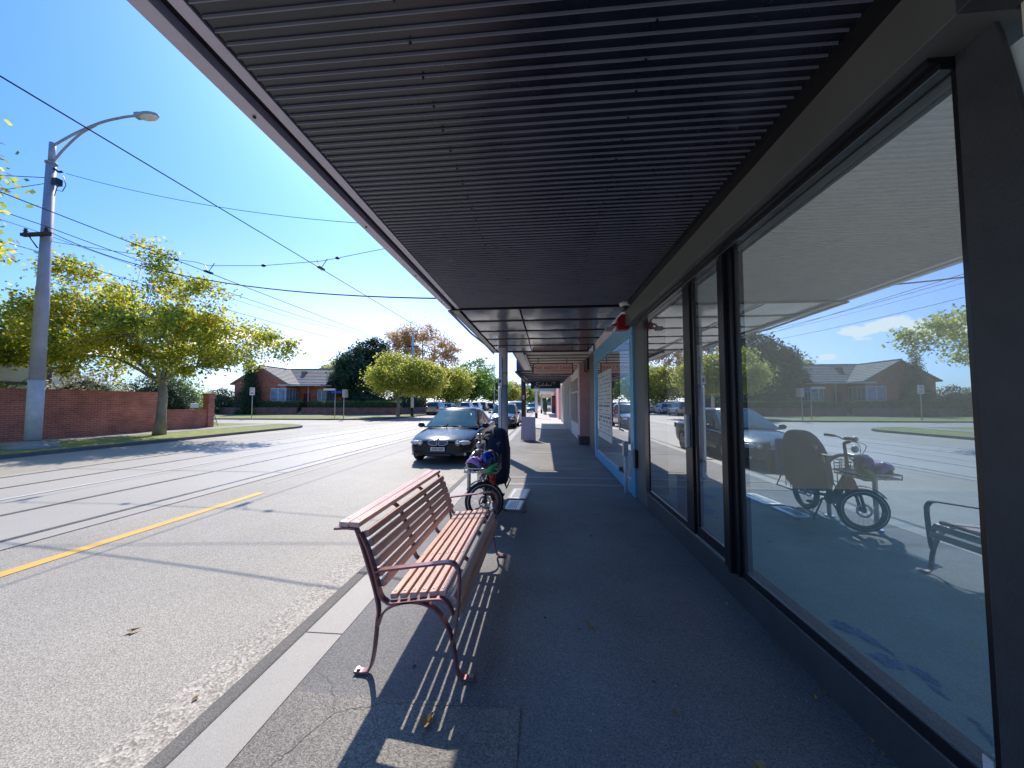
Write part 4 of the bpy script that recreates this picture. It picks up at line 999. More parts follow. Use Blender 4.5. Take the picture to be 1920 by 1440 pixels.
# ------------------------------------------------------------------ cars
def lerp(a, b, u): return a+(b-a)*u
def car(name, label, kind, paint, loc, rz=0, detail=False, group=None, cat='car'):
    SP = dict(
        sedan=dict(L=4.85, W=.915, st=[(0,.60,.26,.50,.57),(.05,.74,.22,.56,.63),(.20,.85,.18,.63,.70),(.6,.90,.17,.70,.79),(1.15,.915,.17,.80,.90),(1.7,.915,.17,.86,.93),(3.0,.915,.17,.90,.95),(3.9,.905,.18,.93,1.0),(4.5,.88,.20,.93,1.03),(4.75,.82,.26,.88,.98),(4.85,.72,.34,.80,.88)],
            gb=(1.18,4.30), gr=(2.15,3.40), zb=.88, zr=1.40, hb=.80, hr=.575, wb=(.92,3.80), r=.33),
        wagon=dict(L=4.75, W=.93, st=[(0,.62,.26,.58,.66),(.05,.76,.22,.66,.76),(.20,.88,.20,.76,.88),(.6,.92,.2,.86,.98),(1.1,.93,.2,.94,1.04),(1.7,.93,.2,.97,1.06),(3.2,.93,.2,1.0,1.08),(4.3,.92,.22,1.02,1.10),(4.65,.89,.26,1.0,1.06),(4.75,.80,.34,.92,.98)],
            gb=(1.05,4.68), gr=(1.85,4.25), zb=1.0, zr=1.68, hb=.84, hr=.66, wb=(.90,3.75), r=.36),
        hatch=dict(L=4.2, W=.88, st=[(0,.60,.26,.54,.62),(.05,.73,.22,.60,.70),(.20,.84,.18,.68,.80),(.6,.87,.17,.78,.90),(1.0,.88,.17,.88,.98),(1.6,.88,.17,.92,1.0),(3.0,.88,.17,.95,1.02),(3.8,.86,.19,.97,1.04),(4.1,.82,.26,.93,1.0),(4.2,.74,.34,.85,.92)],
            gb=(1.0,4.12), gr=(1.75,3.55), zb=.92, zr=1.50, hb=.79, hr=.62, wb=(.82,3.40), r=.32))[kind]
    t = thing(name, label, cat, loc, rz, group)
    # lower body
    m = MB(); vs = []; fs = []
    SEC = []
    for y, w, zb, zs, zt in SP['st']:
        h = [(0,zb),(.80*w,zb),(.95*w,zb+.05),(w,lerp(zb,zs,.45)),(.985*w,zs-.07),(.94*w,zs),(.72*w,lerp(zs,zt,.55)),(.36*w,lerp(zs,zt,.92)),(0,zt)]
        SEC.append((y, [(x, z) for x, z in h] + [(-x, z) for x, z in h[-2:0:-1]]))
    K = len(SEC[0][1])
    for y, s in SEC:
        for x, z in s:
            bow = .16*(x/SP['W'])**2 if y < .3 else (-.10*(x/SP['W'])**2 if y > SP['L']-.3 else 0)
            vs.append((x, y+bow, z))
    for j in range(len(SEC)-1):
        for k in range(K):
            k2 = (k+1) % K; fs.append((j*K+k, j*K+k2, (j+1)*K+k2, (j+1)*K+k))
    fs.append(tuple(range(K))); fs.append(tuple(range((len(SEC)-1)*K, len(SEC)*K))[::-1])
    m.smooth().add(vs, fs)
    body = m.build('body', [paint, M['black']], t, subs=2)
    # wheel arches cut out
    cut = MB()
    for y in SP['wb']: cut.cyl((0, y, SP['r']), SP['r']+.055, -1.2, 1.2, 0, 24)
    co = cut.build('cut', M['black'], t)
    co.data.materials.clear(); co.data.materials.append(M['black'])
    md = body.modifiers.new('bo', 'BOOLEAN'); md.object = co; md.operation = 'DIFFERENCE'; md.solver = 'EXACT'; md.material_mode = 'TRANSFER'
    dg = bpy.context.evaluated_depsgraph_get(); dg.update()
    me = bpy.data.meshes.new_from_object(body.evaluated_get(dg)); body.modifiers.clear(); body.data = me
    bpy.data.objects.remove(co)
    # greenhouse
    y0b, y1b = SP['gb']; y0r, y1r = SP['gr']; zb, zr, hb, hr = SP['zb'], SP['zr'], SP['hb'], SP['hr']
    def G(side, u, v, off=0.0):
        """side: f(ront), r(ear), l/R; u along, v up"""
        hw = lerp(hb, hr, v**1.15); z = lerp(zb, zr, v); bow = .14*(1-.3*v)
        yf = lerp(y0b, y0r, v) ; yr_ = lerp(y1b, y1r, v**(1.0 if kind == 'sedan' else 1.5))
        if side == 'f': return (u*hw, yf + bow*u*u - off*.8, z + off*.6)
        if side == 'r': return (u*hw, yr_ - bow*.7*u*u + off*.8, z + off*.6)
        s = 1 if side == 'L' else -1
        return (s*(hw + .018*math.sin(PI*u) + off), lerp(yf+bow, yr_-bow*.7, u), z)
    ring = []
    def ringat(v):
        R = [G('f', u, v) for u in (-1,-.66,-.33,0,.33,.66,1)] + [G('L', u, v) for u in (.2,.4,.6,.8)] + [G('r', u, v) for u in (1,.66,.33,0,-.33,-.66,-1)] + [G('R', u, v) for u in (.8,.6,.4,.2)]
        return R
    m = MB(); vs = []; fs = []
    lv = [0,.25,.5,.75,.93,1.0]
    for v in lv: vs += ringat(v)
    K = len(ringat(0)); cy = (y0r+y1r)/2
    for k_, dz in ((.93, .035), (.6, .06), (.2, .07)):
        vs += [(x*k_, cy+(y-cy)*k_, z+dz) for x, y, z in ringat(1.0)]
    nl = len(lv)+3
    for j in range(nl-1):
        for k in range(K):
            k2 = (k+1) % K; fs.append((j*K+k, j*K+k2, (j+1)*K+k2, (j+1)*K+k))
    fs.append(tuple(range((nl-1)*K, nl*K)))
    m.smooth().add(vs, fs); m.build('roof', paint, t)
    def pane(nm, side, u0, u1, v0, v1, nu=8, nv=4, off=.008):
        m = MB(); vs = [G(side, lerp(u0,u1,i/nu), lerp(v0,v1,j/nv), off) for j in range(nv+1) for i in range(nu+1)]
        fs = [(j*(nu+1)+i, j*(nu+1)+i+1, (j+1)*(nu+1)+i+1, (j+1)*(nu+1)+i) for j in range(nv) for i in range(nu)]
        m.smooth().add(vs, fs); return m.build(nm, M['carglass'], t)
    pane('windscreen', 'f', -.93, .93, .06, .93); pane('rear_window', 'r', -.88, .88, .12, .90)
    for s in ('L', 'R'):
        pane('side_window', s, .10, .47, .08, .90); pane('side_window', s, .50, .86, .08, .90)
    # wheels
    for y in SP['wb']:
        for s in (-1, 1):
            r = SP['r']; T = Matrix.Translation((s*(SP['W']-.02), y, r)) @ Matrix.Rotation(PI/2*s, 4, 'Y')
            m = MB(); m.lathe([(.001,-.2),(r-.03,-.2),(r,-.17),(r,-.03),(r-.03,0),(r-.09,0),(r-.10,-.03)], T, 26); w = m.build('wheel', M['rubber'], t)
            m = MB(); m.lathe([(r-.095,-.005),(r-.12,-.03),(r-.13,-.05)], T, 26)
            for k in range(5):
                a = 2*PI*k/5; Tk = T @ Matrix.Rotation(a, 4, 'Z'); m.box(.02, r-.11, -.032, .032, -.05, -.02, M=Tk)
            m.lathe([(.0005,-.01),(.05,-.012),(.055,-.05)], T, 12); m.build('rim', M['silver'], w)
    # lamps and details
    m0 = SP['st']
    for s in (-1, 1):
        z = SP['st'][1][3]+.02; W_ = SP['W']
        m = MB(); m.ball((s*W_*.71, .20, z-.012), .18, .11, .062, 14, 8, M=Matrix.Rotation(s*.38,4,'Z')); m.build('headlight', M['lens'] if not detail else M['lens'], t)
        m = MB(); zt = SP['st'][-3][3]-.12
        m.box(s*W_*.62, s*W_*.90, SP['L']-.20, SP['L']-.06, zt-.10, zt+(.10 if kind == 'sedan' else .22)); m.build('tail_light', M['taillens'], t, bevel=.03)
        m = MB(); m.ball((s*(W_+.08), y0b+.42, zb+.06), .11, .06, .075, M=Matrix.Rotation(0,4,'Z')); m.tube([(s*(W_-.08), y0b+.42, zb+.0),(s*(W_+.05), y0b+.42, zb+.04)], .025, 6); m.build('wing_mirror', paint, t)
    m = MB(); m.box(-.34, .34, .0, .12, .23, .31); m.build('air_intake', M['black'], t, bevel=.02)
    m = MB(); m.box(-.19,.19,-.036,-.028,.37,.475); pl = m.build('number_plate', M['plate'], t)
    m = MB(); m.box(-.19,.19,SP['L']+.002,SP['L']+.02,.55,.66); m.build('number_plate', M['plate'], t)
    if not detail:
        m = MB(); m.box(-.42,.42,-.012,.1,.50,.58); m.build('grille', M['black'], t, bevel=.02)
        m = MB(); m.box(-SP['W']*.8, SP['W']*.8, SP['L']-.05, SP['L']+.03, .30, .42); m.build('rear_bumper', M['black'], t, bevel=.02)
    return t, pl
tc_, pl = car('parked_car', 'black sedan with round twin nostril grille parked facing the viewer at the kerb', 'sedan', M['paint_dark'], (-2.74, 9.25, RZ), detail=True)
tc_['group'] = 'cars parked along the near kerb'
for s in (-1, 1):
    o = tc_
    pts = [(s*x, z-.02) for x, z in ((.022,.60),(.035,.665),(.10,.685),(.22,.672),(.26,.645),(.235,.595),(.17,.565),(.06,.560),(.028,.575))]
    P = [(x, -.022+ .16*(x/.915)**2*1.0 - (.0 if z < .6 else -(z-.6)*.35), z-.02) for x, z in smoothpath(pts+[pts[0]], 4)]
    m = MB(); m.poly([(x, y+.006, z) for x, y, z in P[:-1]]); g_ = m.build('grille', M['black'], o, fix=False)
    m = MB(); m.tube(P, .010, 7, cap=False); m.build('grille_surround', M['chrome'], g_)
    m = MB()
    for k in range(9):
        x = s*(.05+.022*k); m.box(x-.002, x+.002, -.014+.16*(x/.915)**2, -.004+.16*(x/.915)**2, .555, .635)
    m.build('grille_bars', M['fascia'], g_)
    hl = [c for c in bpy.data.objects if c.parent == o and c.name.startswith('headlight')]
    m = MB(); m.ball((s*.50,.075,.575), .058,.03,.058); m.build('inner_lamp', M['chrome'], hl[0 if s < 0 else 1])
    m = MB(); T = Matrix.Translation((s*.50,.055,.575)) @ Matrix.Rotation(PI/2, 4, 'X'); m.lathe([(.055,0),(.068,.01),(.068,-.01)], T, 18, close=True)
    T = Matrix.Translation((s*.655,.105,.585)) @ Matrix.Rotation(PI/2, 4, 'X'); m.lathe([(.055,0),(.066,.01),(.066,-.01)], T, 18, close=True); m.build('lamp_ring', M['white'], hl[0 if s < 0 else 1])
    m = MB(); m.ball((s*.68,.10,.285), .05,.03,.045); m.build('fog_light', M['lens'], o)
    m = MB(); m.prism([(s*.42,.25),(s*.66,.25),(s*.66,.34),(s*.52,.32)], 1, .055, .16); m.build('side_intake', M['black'], o)
m = MB(); T = Matrix.Translation((0,.035,.672)) @ Matrix.Rotation(math.radians(62), 4, 'X'); m.mat(0).lathe([(.040,.0),(.040,.006),(.030,.007),(.030,.003)], T, 20)
for k in range(4):
    m.mat(1 if k % 2 else 2); pts = [(0,0)] + [(.029*math.cos(k*PI/2+i*PI/12), .029*math.sin(k*PI/2+i*PI/12)) for i in range(7)]
    m.poly([tuple(T @ Vector((x,y,.005))) for x, y in pts])
m.build('roundel', [M['chrome'], M['white'], M['sky_blue_sign']], tc_)
m = MB(); m.add([(.28,1.865,1.232),(.50,1.885,1.232),(.47,1.985,1.29),(.27,1.965,1.29)],[(0,1,2,3)]); m.build('windscreen_label', M['plate'], tc_, fix=False)
text('1PX·7JO', .085, M['ink'], pl, (0, -.038, .42), name='plate_lettering')
m = MB(); m.box(-.2,.2,-.03,-.02,.34,.36); m.build('plate_holder', M['black'], tc_)
m = MB(); m.tube([(-.62,1.24,.905),(-.15,1.20,.93),(-.1,1.35,.985)], .012, 5); m.tube([(.05,1.20,.935),(.62,1.24,.91)], .012, 5); m.build('wiper', M['black'], tc_)
gA = 'cars parked along the near kerb'
car('parked_car', 'white bonneted dark hatchback parked behind the grey awning pole', 'hatch', M['paint_navy'], (-2.62, 22.4, RZ), group=gA)
car('parked_car', 'white wagon behind the dark hatchback at the near kerb', 'wagon', M['paint_white'], (-2.55, 29.5, RZ), group=gA)
car('parked_car', 'small blue car farthest away at the near kerb', 'hatch', M['paint_blue'], (-1.95, 58, RZ), group=gA)
gB = 'cars parked along the far kerb'
for (y, k, p, lab, x) in ((50.5,'wagon','paint_silver','silver people mover parked nearest on the far side, seen from behind',-14.4),
    (58,'hatch','paint_white','small white hatchback just beyond the silver people mover',-14.7),(61.5,'wagon','paint_white','white wagon with red tail lamps on the far side of the road',-12.6),
    (70,'wagon','paint_white','second white wagon in the far row, partly hidden by the first',-12.7),(77,'wagon','paint_navy','navy wagon in the middle of the far row',-12.6),
    (86,'hatch','paint_dark','black hatchback toward the end of the far row',-12.3),(95,'sedan','paint_silver','silver sedan last in the far row',-12.2)):
    car('parked_car', lab, k, M[p], (x, y, RZ), PI, group=gB)

# ------------------------------------------------------------------ foliage
def leaves(name, mat, parent, pts, size, seed=0, droop=.3):
    """pts: list of (x,y,z,sigma,count)"""
    r = random.Random(seed); V = []; F = []
    for (cx, cy, cz, sg, n) in pts:
        for _ in range(n):
            x = r.gauss(cx, sg); y = r.gauss(cy, sg); z = r.gauss(cz, sg*.75)
            s = size*r.uniform(.55, 1.25)
            a = r.uniform(0, 2*PI); tl = r.uniform(-1.1, 1.1); ro = r.uniform(-.9, .9)
            ca, sa = math.cos(a), math.sin(a); ct, st = math.cos(tl), math.sin(tl)
            u = (ca*ct, sa*ct, -abs(st) if r.random() < .6 else st); 
            w = (-sa*math.cos(ro), ca*math.cos(ro), math.sin(ro))
            k = len(V); h = s*.42
            V.append((x, y, z)); V.append((x+u[0]*s*.55+w[0]*h, y+u[1]*s*.55+w[1]*h, z+u[2]*s*.55+w[2]*h))
            V.append((x+u[0]*s, y+u[1]*s, z+u[2]*s)); V.append((x+u[0]*s*.55-w[0]*h, y+u[1]*s*.55-w[1]*h, z+u[2]*s*.55-w[2]*h))
            F.append((k, k+1, k+2, k+3))
    me = bpy.data.meshes.new(name); me.from_pydata(V, [], F); me.materials.append(mat); me.update()
    o = bpy.data.objects.new(name, me); COL.objects.link(o); o.parent = parent
    return o

def tree(name, label, loc, H, tr, hfork, crown, nclump, lper, lsize, mat, bark, seed, lobes=None, group=None, trunk_pts=None, sg=.38, stems=1, cat='tree'):
    """crown: (cx,cy,cz,rx,ry,rz) local; lobes: more ellipsoids"""
    r = random.Random(seed); t = thing(name, label, cat, loc, 0, group)
    m = MB(); fork = Vector((0, 0, hfork))
    if trunk_pts: P = [Vector(p) for p in trunk_pts]; fork = P[-1]
    else: P = [Vector((0,0,-.1)), Vector((r.uniform(-.05,.05), 0, hfork*.5)), fork]
    rad = [tr*1.35] + [tr*(1-.25*i/(len(P)-1)) for i in range(1, len(P))]
    m.tube(P, rad, 10)
    E = [crown] + (lobes or [])
    tot = sum(e[3]*e[4]*e[5] for e in E); cl = []
    for e in E:
        n = max(3, int(nclump*e[3]*e[4]*e[5]/tot))
        for _ in range(n):
            while True:
                x, y, z = (r.uniform(-1,1) for _ in range(3)); d = math.sqrt(x*x+y*y+z*z)
                if d <= 1 and d > .25 and (d > .55 or r.random() < .5): break
            cl.append(Vector((e[0]+x*e[3], e[1]+y*e[4], e[2]+z*e[5])))
    # limbs: main directions, then twigs to clumps
    nm = 7; limbs = []
    for i in range(nm):
        tg = cl[r.randrange(len(cl))]; a = fork + (tg-fork)*.75
        mid = fork + (a-fork)*.5 + Vector((r.uniform(-.2,.2), r.uniform(-.2,.2), .12*(a-fork).length))
        pts = [Vector(p) for p in smoothpath([tuple(fork - Vector((0,0,.3))), tuple(mid), tuple(a)], 4)]
        limbs.append(pts); m.tube(pts, tr*.42, 6, r2=tr*.10)
    allp = [p for l in limbs for p in l[2:]]
    for c in cl:
        q = min(allp, key=lambda p: (p-c).length)
        if (q-c).length > .3:
            mid = (q+c)/2 + Vector((r.uniform(-.12,.12), r.uniform(-.12,.12), r.uniform(0,.15)))
            m.tube([q, mid, c], max(.008, tr*.09), 4, r2=.004)
    m.build('trunk', bark, t)
    pts = [(c.x, c.y, c.z, sg*r.uniform(.6, 1.25), int(lper*r.uniform(.5, 1.4))) for c in cl]
    leaves('crown', mat, t, pts, lsize, seed)
    return t

def bush(name, label, loc, rx, ry, rz, n, lsize, mat, seed, cat='bush', group=None, cone=0.0, boxy=False):
    """shrub or hedge: an uneven shell of leaves over dark stems"""
    r = random.Random(seed); t = thing(name, label, cat, loc, 0, group); pts = []
    for _ in range(n//14):
        if boxy:
            x, y, z = r.uniform(-1,1), r.uniform(-1,1), r.uniform(0,1)
            k = r.randrange(3)
            if k == 0: z = 1
            elif k == 1: y = -1
        else:
            while True:
                x, y, z = r.uniform(-1,1), r.uniform(-1,1), r.uniform(-.1,1); d = x*x+y*y+z*z
                if .45 < d <= 1.0: break
            k_ = 1-cone*max(z, 0); x *= k_; y *= k_
        pts.append((x*rx, y*ry, max(z*rz, .05), lsize*1.1, 14))
    leaves('foliage', mat, t, pts, lsize, seed)
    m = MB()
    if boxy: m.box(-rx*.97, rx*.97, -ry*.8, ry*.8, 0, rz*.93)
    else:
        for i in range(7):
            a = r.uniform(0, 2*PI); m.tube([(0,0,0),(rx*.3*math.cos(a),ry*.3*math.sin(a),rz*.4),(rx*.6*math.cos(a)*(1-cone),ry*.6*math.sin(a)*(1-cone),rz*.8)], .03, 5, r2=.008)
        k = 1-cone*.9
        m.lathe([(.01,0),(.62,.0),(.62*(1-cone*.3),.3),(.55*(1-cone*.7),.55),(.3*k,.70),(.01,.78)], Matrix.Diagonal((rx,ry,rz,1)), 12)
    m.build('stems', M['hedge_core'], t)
    return t
FT = 'street trees along the far verge'
# main plane tree beside the brick wall
tree('plane_tree', 'broad yellowing street tree with pale trunk before the low part of the brick wall', (-18.0, 15.6, 0), 9, .20, 2.6,
     (-2.6, 0, 4.7, 5.4, 3.2, 1.8), 270, 185, .155, M['leaf_main'], M['palebark'], 7,
     lobes=[(1.6,0,4.3,3.4,2.4,1.4), (-4.4,0,6.7,2.0,1.9,1.9), (-1.2,0,6.9,1.5,1.5,2.3), (1.3,0,6.0,1.5,1.5,1.3), (4.5,.2,4.3,1.7,1.2,.8), (-6.9,.2,4.7,2.4,2.0,1.3)], group=FT,
     trunk_pts=[(0,0,-.1),(.06,0,.9),(.10,0,1.9),(-.05,0,2.7)], sg=.33)
# tree at the left edge, mostly out of view
tree('plane_tree', 'street tree leaning in at the far left edge with only branch tips showing', (-17.2, 4.6, 0), 9, .24, 2.8,
     (.2, .4, 6.4, 4.6, 4.2, 2.6), 170, 150, .15, M['leaf_main'], M['palebark'], 21, lobes=[(4.0,1.7,7.4,1.1,1.0,1.4),(3.7,1.9,5.6,1.0,1.0,.7)], group=FT, sg=.34)
tree('plane_tree', 'thin leaved street tree behind the grey light pole at the left edge', (-22.9, 9.6, 0), 8, .2, 2.6, (0,0,5.0,2.6,2.6,1.9), 90, 110, .19, M['leaf_main'], M['palebark'], 33, group=FT, sg=.36)
tree('yellow_tree', 'round yellow green street tree with forked trunk before the brick boundary wall', (-15.9, 38.5, 0), 7, .17, 2.3,
     (.4,0,4.4,4.0,3.2,1.9), 230, 120, .24, M['leaf_yellow'], M['palebark'], 5, lobes=[(-.6,0,6.0,1.6,1.5,1.2),(3.2,0,4.0,2.2,2,1.5)], group=FT, trunk_pts=[(0,0,-.1),(.05,0,1.3),(-.1,0,2.2)], sg=.42)
tree('autumn_tree', 'tall rust coloured autumn tree rising behind the yellow green tree', (-20.5, 60, 0), 16, .4, 5.5,
     (0,0,10.8,5.4,4.2,4.2), 120, 110, .32, M['leaf_rust'], M['bark'], 8, lobes=[(-3.0,0,12.8,3,2.6,2.8),(4.2,0,9.6,2.4,2.2,3.0)], sg=.55)
tree('evergreen_tree', 'dark evergreen tree beside the right end of the brick house', (-26.2, 50, 0), 11, .35, 2.0,
     (0,0,5.2,4.0,3.2,4.0), 240, 130, .34, M['leaf_dark'], M['bark'], 9, lobes=[(1.6,0,8.6,2.2,2,2.0),(-2.2,0,6.4,1.6,1.6,1.4)], sg=.5)
k = 0
for (x, y, H_, rx, mt, lab) in (
    (-17.5,66,8,4.0,'leaf_yellow','yellow tree beyond the silver people mover'),(-15.6,78,9,4.2,'leaf_mid','green street tree above the white wagons'),
    (-18,90,13,5,'leaf_mid','tall pointed green tree in the middle of the far row'),(-14.5,104,8.5,4.5,'leaf_mid','rounded green tree left of the slim far pole'),
    (-13.0,122,8,4.6,'leaf_yellow','small golden tree right of the slim far pole'),(-12,142,9,5.2,'leaf_rust','orange tinted tree just left of the awning pole'),
    (-24,72,9,5.5,'leaf_dark','dark dense tree behind the silver people mover'),(-25,92,10,6,'leaf_dark','large dark tree behind the white wagons'),
    (-9.5,170,9.5,5.5,'leaf_mid','distant green tree right of the awning pole'),(-6.5,195,9,6,'leaf_yellow','distant yellow tree beside the dark timber pole'),
    (-2.0,215,9,6,'leaf_mid','farthest street tree at the end of the road'), (-16,170,12,7,'leaf_dark','far dark tree closing the view of the road')):
    k += 1
    tree('street_tree', lab, (x, y, 0), H_, .22, H_*.28, (0,0,H_*.62,rx,rx*.85,H_*.34), 75, 75, .42+.0016*y, M[mt], M['bark'], 40+k, group='trees lining the far side of the road', sg=.75)
tree('garden_tree', 'golden rounded tree showing over the roof of the brick house', (-37, 66, 0), 9, .3, 4, (0,0,7.6,4.8,3.5,2.0), 90, 90, .36, M['leaf_yellow'], M['bark'], 61, sg=.6)
# garden behind the wall
bush('pale_shrub', 'pale silvery shrub behind the high brick wall', (-24.2, 17.2, 0), 2.0, 2.2, 3.5, 6500, .12, M['leaf_pale'], 71)
bush('dark_shrub', 'dark glossy shrub right of the pale shrub behind the brick wall', (-23.6, 19.7, 0), 1.8, 1.6, 3.2, 5500, .12, M['leaf_dark'], 72)
bush('dark_shrub', 'tall dark green shrub filling the gap above the low brick wall', (-22.6, 20.0, 0), 1.5, 1.5, 3.2, 6500, .11, M['leaf_dark'], 73)
bush('green_shrub', 'grey green bushy shrub at the end pillar of the brick wall', (-24.8, 22.3, 0), 2.4, 1.8, 3.9, 6500, .13, M['leaf_mid'], 74)
bush('green_shrub', 'mid green shrub beside the cream house behind the brick wall', (-25.5, 19.2, 0), 1.6, 1.5, 3.0, 4000, .13, M['leaf_hedge'], 75)
bush('dark_hedge', 'dark clipped hedge mass left of the brick house', (-43.0, 44.8, 0), 3.4, 2.0, 3.4, 6000, .2, M['leaf_dark'], 76)
bush('dark_hedge', 'dark hedge under the evergreen tree right of the house', (-23.6, 47.0, 0), 4.6, 2.0, 3.4, 7000, .2, M['leaf_dark'], 77)
bush('dark_hedge', 'long dark hedge behind the yellow green tree along the far footpath', (-20.8, 54, 0), 1.4, 10, 3.4, 8000, .22, M['leaf_dark'], 78)
bush('cypress_tree', 'narrow dark cypress standing against the left gable of the brick house', (-38.1, 43.9, 0), 1.45, 1.45, 7.7, 8000, .16, M['leaf_dark'], 79, cat='tree', cone=.55)
bush('clipped_hedge', 'left length of clipped green hedge on the low brick wall', (-36.5, 44.5, .0), 5.3, .55, 1.66, 7000, .09, M['leaf_hedge'], 80, cat='hedge', boxy=True)
bush('clipped_hedge', 'right length of clipped green hedge on the low brick wall', (-24.2, 44.5, .0), 6.2, .55, 1.64, 8500, .09, M['leaf_hedge'], 81, cat='hedge', boxy=True)
bush('clipped_hedge', 'low green hedge far along the footpath past the parked cars', (-19.8, 84, 0), 1.2, 14, 2.2, 5000, .25, M['leaf_mid'], 82, cat='hedge')

# ------------------------------------------------------------------ far side: walls, houses
t = thing('brick_wall', 'long red brick garden wall that steps down to a low length and a square end pillar', 'wall', (-20.5, 14, 0))
def wadd(mb, name, mats, par=t, **k): return add(mb, name, mats, par, **k)
b = MB(); b.box(-20.74, -20.5, -20, 17.9, -.1, 2.0); wadd(b, 'high_wall', M['brick'])
b = MB(); b.box(-20.73, -20.51, 17.9, 20.5, -.1, 1.05); wadd(b, 'low_wall', M['brick'])
b = MB(); b.box(-20.80, -20.44, 20.5, 20.9, -.1, 1.98); b.box(-20.84, -20.40, 20.46, 20.94, 1.98, 2.06); wadd(b, 'pillar', M['brick'])
b = MB(); b.box(-20.76, -20.48, -20, 17.92, 2.0, 2.06); b.box(-20.75, -20.49, 17.925, 20.455, 1.05, 1.10); wadd(b, 'coping', M['brick'])
b = MB(); b.box(-60, -20.81, 20.6, 20.84, -.1, 1.05); wadd(b, 'return_wall', M['brick'])
b = MB(); b.box(-20.505, -20.47, 19.4, 19.9, 1.2, 1.45); wadd(b, 'number_plate', M['white'], bevel=.02)
# low retaining wall of the corner house
t = thing('boundary_wall', 'low dark brick boundary wall in front of the clipped hedges', 'wall', (-30, 43.6, 0))
b = MB(); b.box(-60, -31.25, 43.5, 43.85, -.1, .82); b.box(-30.55, -18.3, 43.5, 43.85, -.1, .82); b.box(-18.65, -18.3, 43.85, 60, -.1, .82); add(b, 'brickwork', M['darkbrick'], t)
b = MB(); b.box(-60, -31.2, 43.46, 43.9, .82, .88); b.box(-30.6, -18.26, 43.46, 43.9, .82, .88); add(b, 'coping', M['darkbrick'], t)
b = MB()
for i in range(3): b.box(-31.24, -30.56, 43.6+.35*i, 44.0+.35*i, 0, .2+.22*i)
add(b, 'steps', M['conc'], t)
# corner brick house
t = thing('brick_house', 'red brick bungalow with grey tiled roofs and white corner windows', 'house', (-35, 48, 0))
WA = (-41.2, -33.9, 45.0, 50.0)
b = MB(); b.box(-41.2, -33.9, 45.0, 52, 0, 4.1); b.prism([(-41.2,4.1),(-33.9,4.1),(-37.55,6.2)], 1, 45.0, 52)
b.box(-33.9, -29.95, 47.6, 54, 0, 4.0); b.prism([(47.4,4.0),(54.2,4.0),(50.8,6.25)], 0, -33.9, -29.95)
add(b, 'wall', M['housebrick'], t)
def roofslab(mb, p0, p1, p2, p3, th=.14):
    """four corners of a slope plus thickness, with stepped tile courses"""
    A, B, C, D = [Vector(p) for p in (p0, p1, p2, p3)]; n = (B-A).cross(D-A).normalized()
    if n.z < 0: n = -n
    k = 11
    for i in range(k):
        a = A+(D-A)*(i/k); b_ = B+(C-B)*(i/k); c = B+(C-B)*((i+1)/k); d = A+(D-A)*((i+1)/k)
        vs = [a, b_, c, d, a+n*(th+.05), b_+n*(th+.05), c+n*th, d+n*th]
        mb.add([tuple(v) for v in vs], [(0,3,2,1),(4,5,6,7),(0,1,5,4),(1,2,6,5),(2,3,7,6),(3,0,4,7)])
b = MB()
roofslab(b, (-33.5,44.7,3.86), (-33.5,52,3.86), (-37.55,52,6.22), (-37.55,44.7,6.22))
roofslab(b, (-41.6,44.7,3.86), (-41.6,52,3.86), (-37.55,52,6.22), (-37.55,44.7,6.22))
roofslab(b, (-37.5,46.9,3.72), (-29.7,46.9,3.72), (-29.7,50.8,6.28), (-37.5,50.8,6.28))
roofslab(b, (-37.5,54.7,3.72), (-29.7,54.7,3.72), (-29.7,50.8,6.28), (-37.5,50.8,6.28))
rf = add(b, 'roof', M['tile'], t)
b = MB(); b.tube([(-37.55,44.7,6.42),(-37.55,52,6.42)], .10, 6); b.tube([(-37.5,50.8,6.46),(-29.7,50.8,6.46)], .10, 6); add(b, 'ridge_tiles', M['tile'], rf)
b = MB(); b.box(-35.0, -29.0, 44.9, 47.3, 3.72, 3.9); b.box(-33.4, -33.25, 44.65, 52, 3.72, 3.86); add(b, 'porch_eave', M['white'], t)
b = MB(); b.tube([(-32.0,46.8,0),(-32.0,46.8,3.75)], .06, 8); add(b, 'down_pipe', M['white'], t)
def hwin(x0, x1, y, z0, z1, nx, lab=None, east=None):
    m = MB(); m.box(x0, x1, y-.05, y+.02, z0, z1) if east is None else m.box(x1-.02, x1+.05, y, east, z0, z1)
    w = add(m, 'window', M['white'], t); 
    if lab: w['label'] = lab
    m = MB()
    if east is None:
        d = (x1-x0)/nx
        for i in range(nx): m.box(x0+i*d+.06, x0+(i+1)*d-.06, y-.06, y-.045, z0+.08, z1-.08)
    else:
        d = (east-y)/nx
        for i in range(nx): m.box(x1+.045, x1+.06, y+i*d+.06, y+(i+1)*d-.06, z0+.08, z1-.08)
    add(m, 'pane', M['houseglass'], w)
hwin(-36.0, -33.9, 45.0, 1.7, 3.4, 2, 'front part of the white corner window'); hwin(0, -33.9, 45.0, 1.7, 3.4, 4, 'side part of the white corner window', east=47.4)
hwin(-31.2, -29.95, 47.6, 1.7, 3.35, 2); hwin(0, -29.95, 47.7, 1.7, 3.35, 3, east=49.6)
b = MB(); b.box(-33.2, -32.2, 47.55, 47.6, .5, 2.8); add(b, 'door', M['maroon'], t)
b = MB(); b.cyl((-29.94, 50.8, 5.2), .22, 0, .04, 0, 14); add(b, 'gable_vent', M['darkbrick'], t)
b = MB(); b.box(-31.2,-30.6,52.5,53.1,4,7.1); b.box(-31.1,-30.95,52.6,52.75,7.1,7.5); b.box(-30.85,-30.7,52.6,52.75,7.1,7.5); b.box(-34.9,-34.3,49.4,50,4.0,6.0); add(b, 'chimney', M['housebrick'], rf)
t = thing('brick_house', 'second house gable with chimney just visible over the first roof ridge', 'house', (-40, 76, 0))
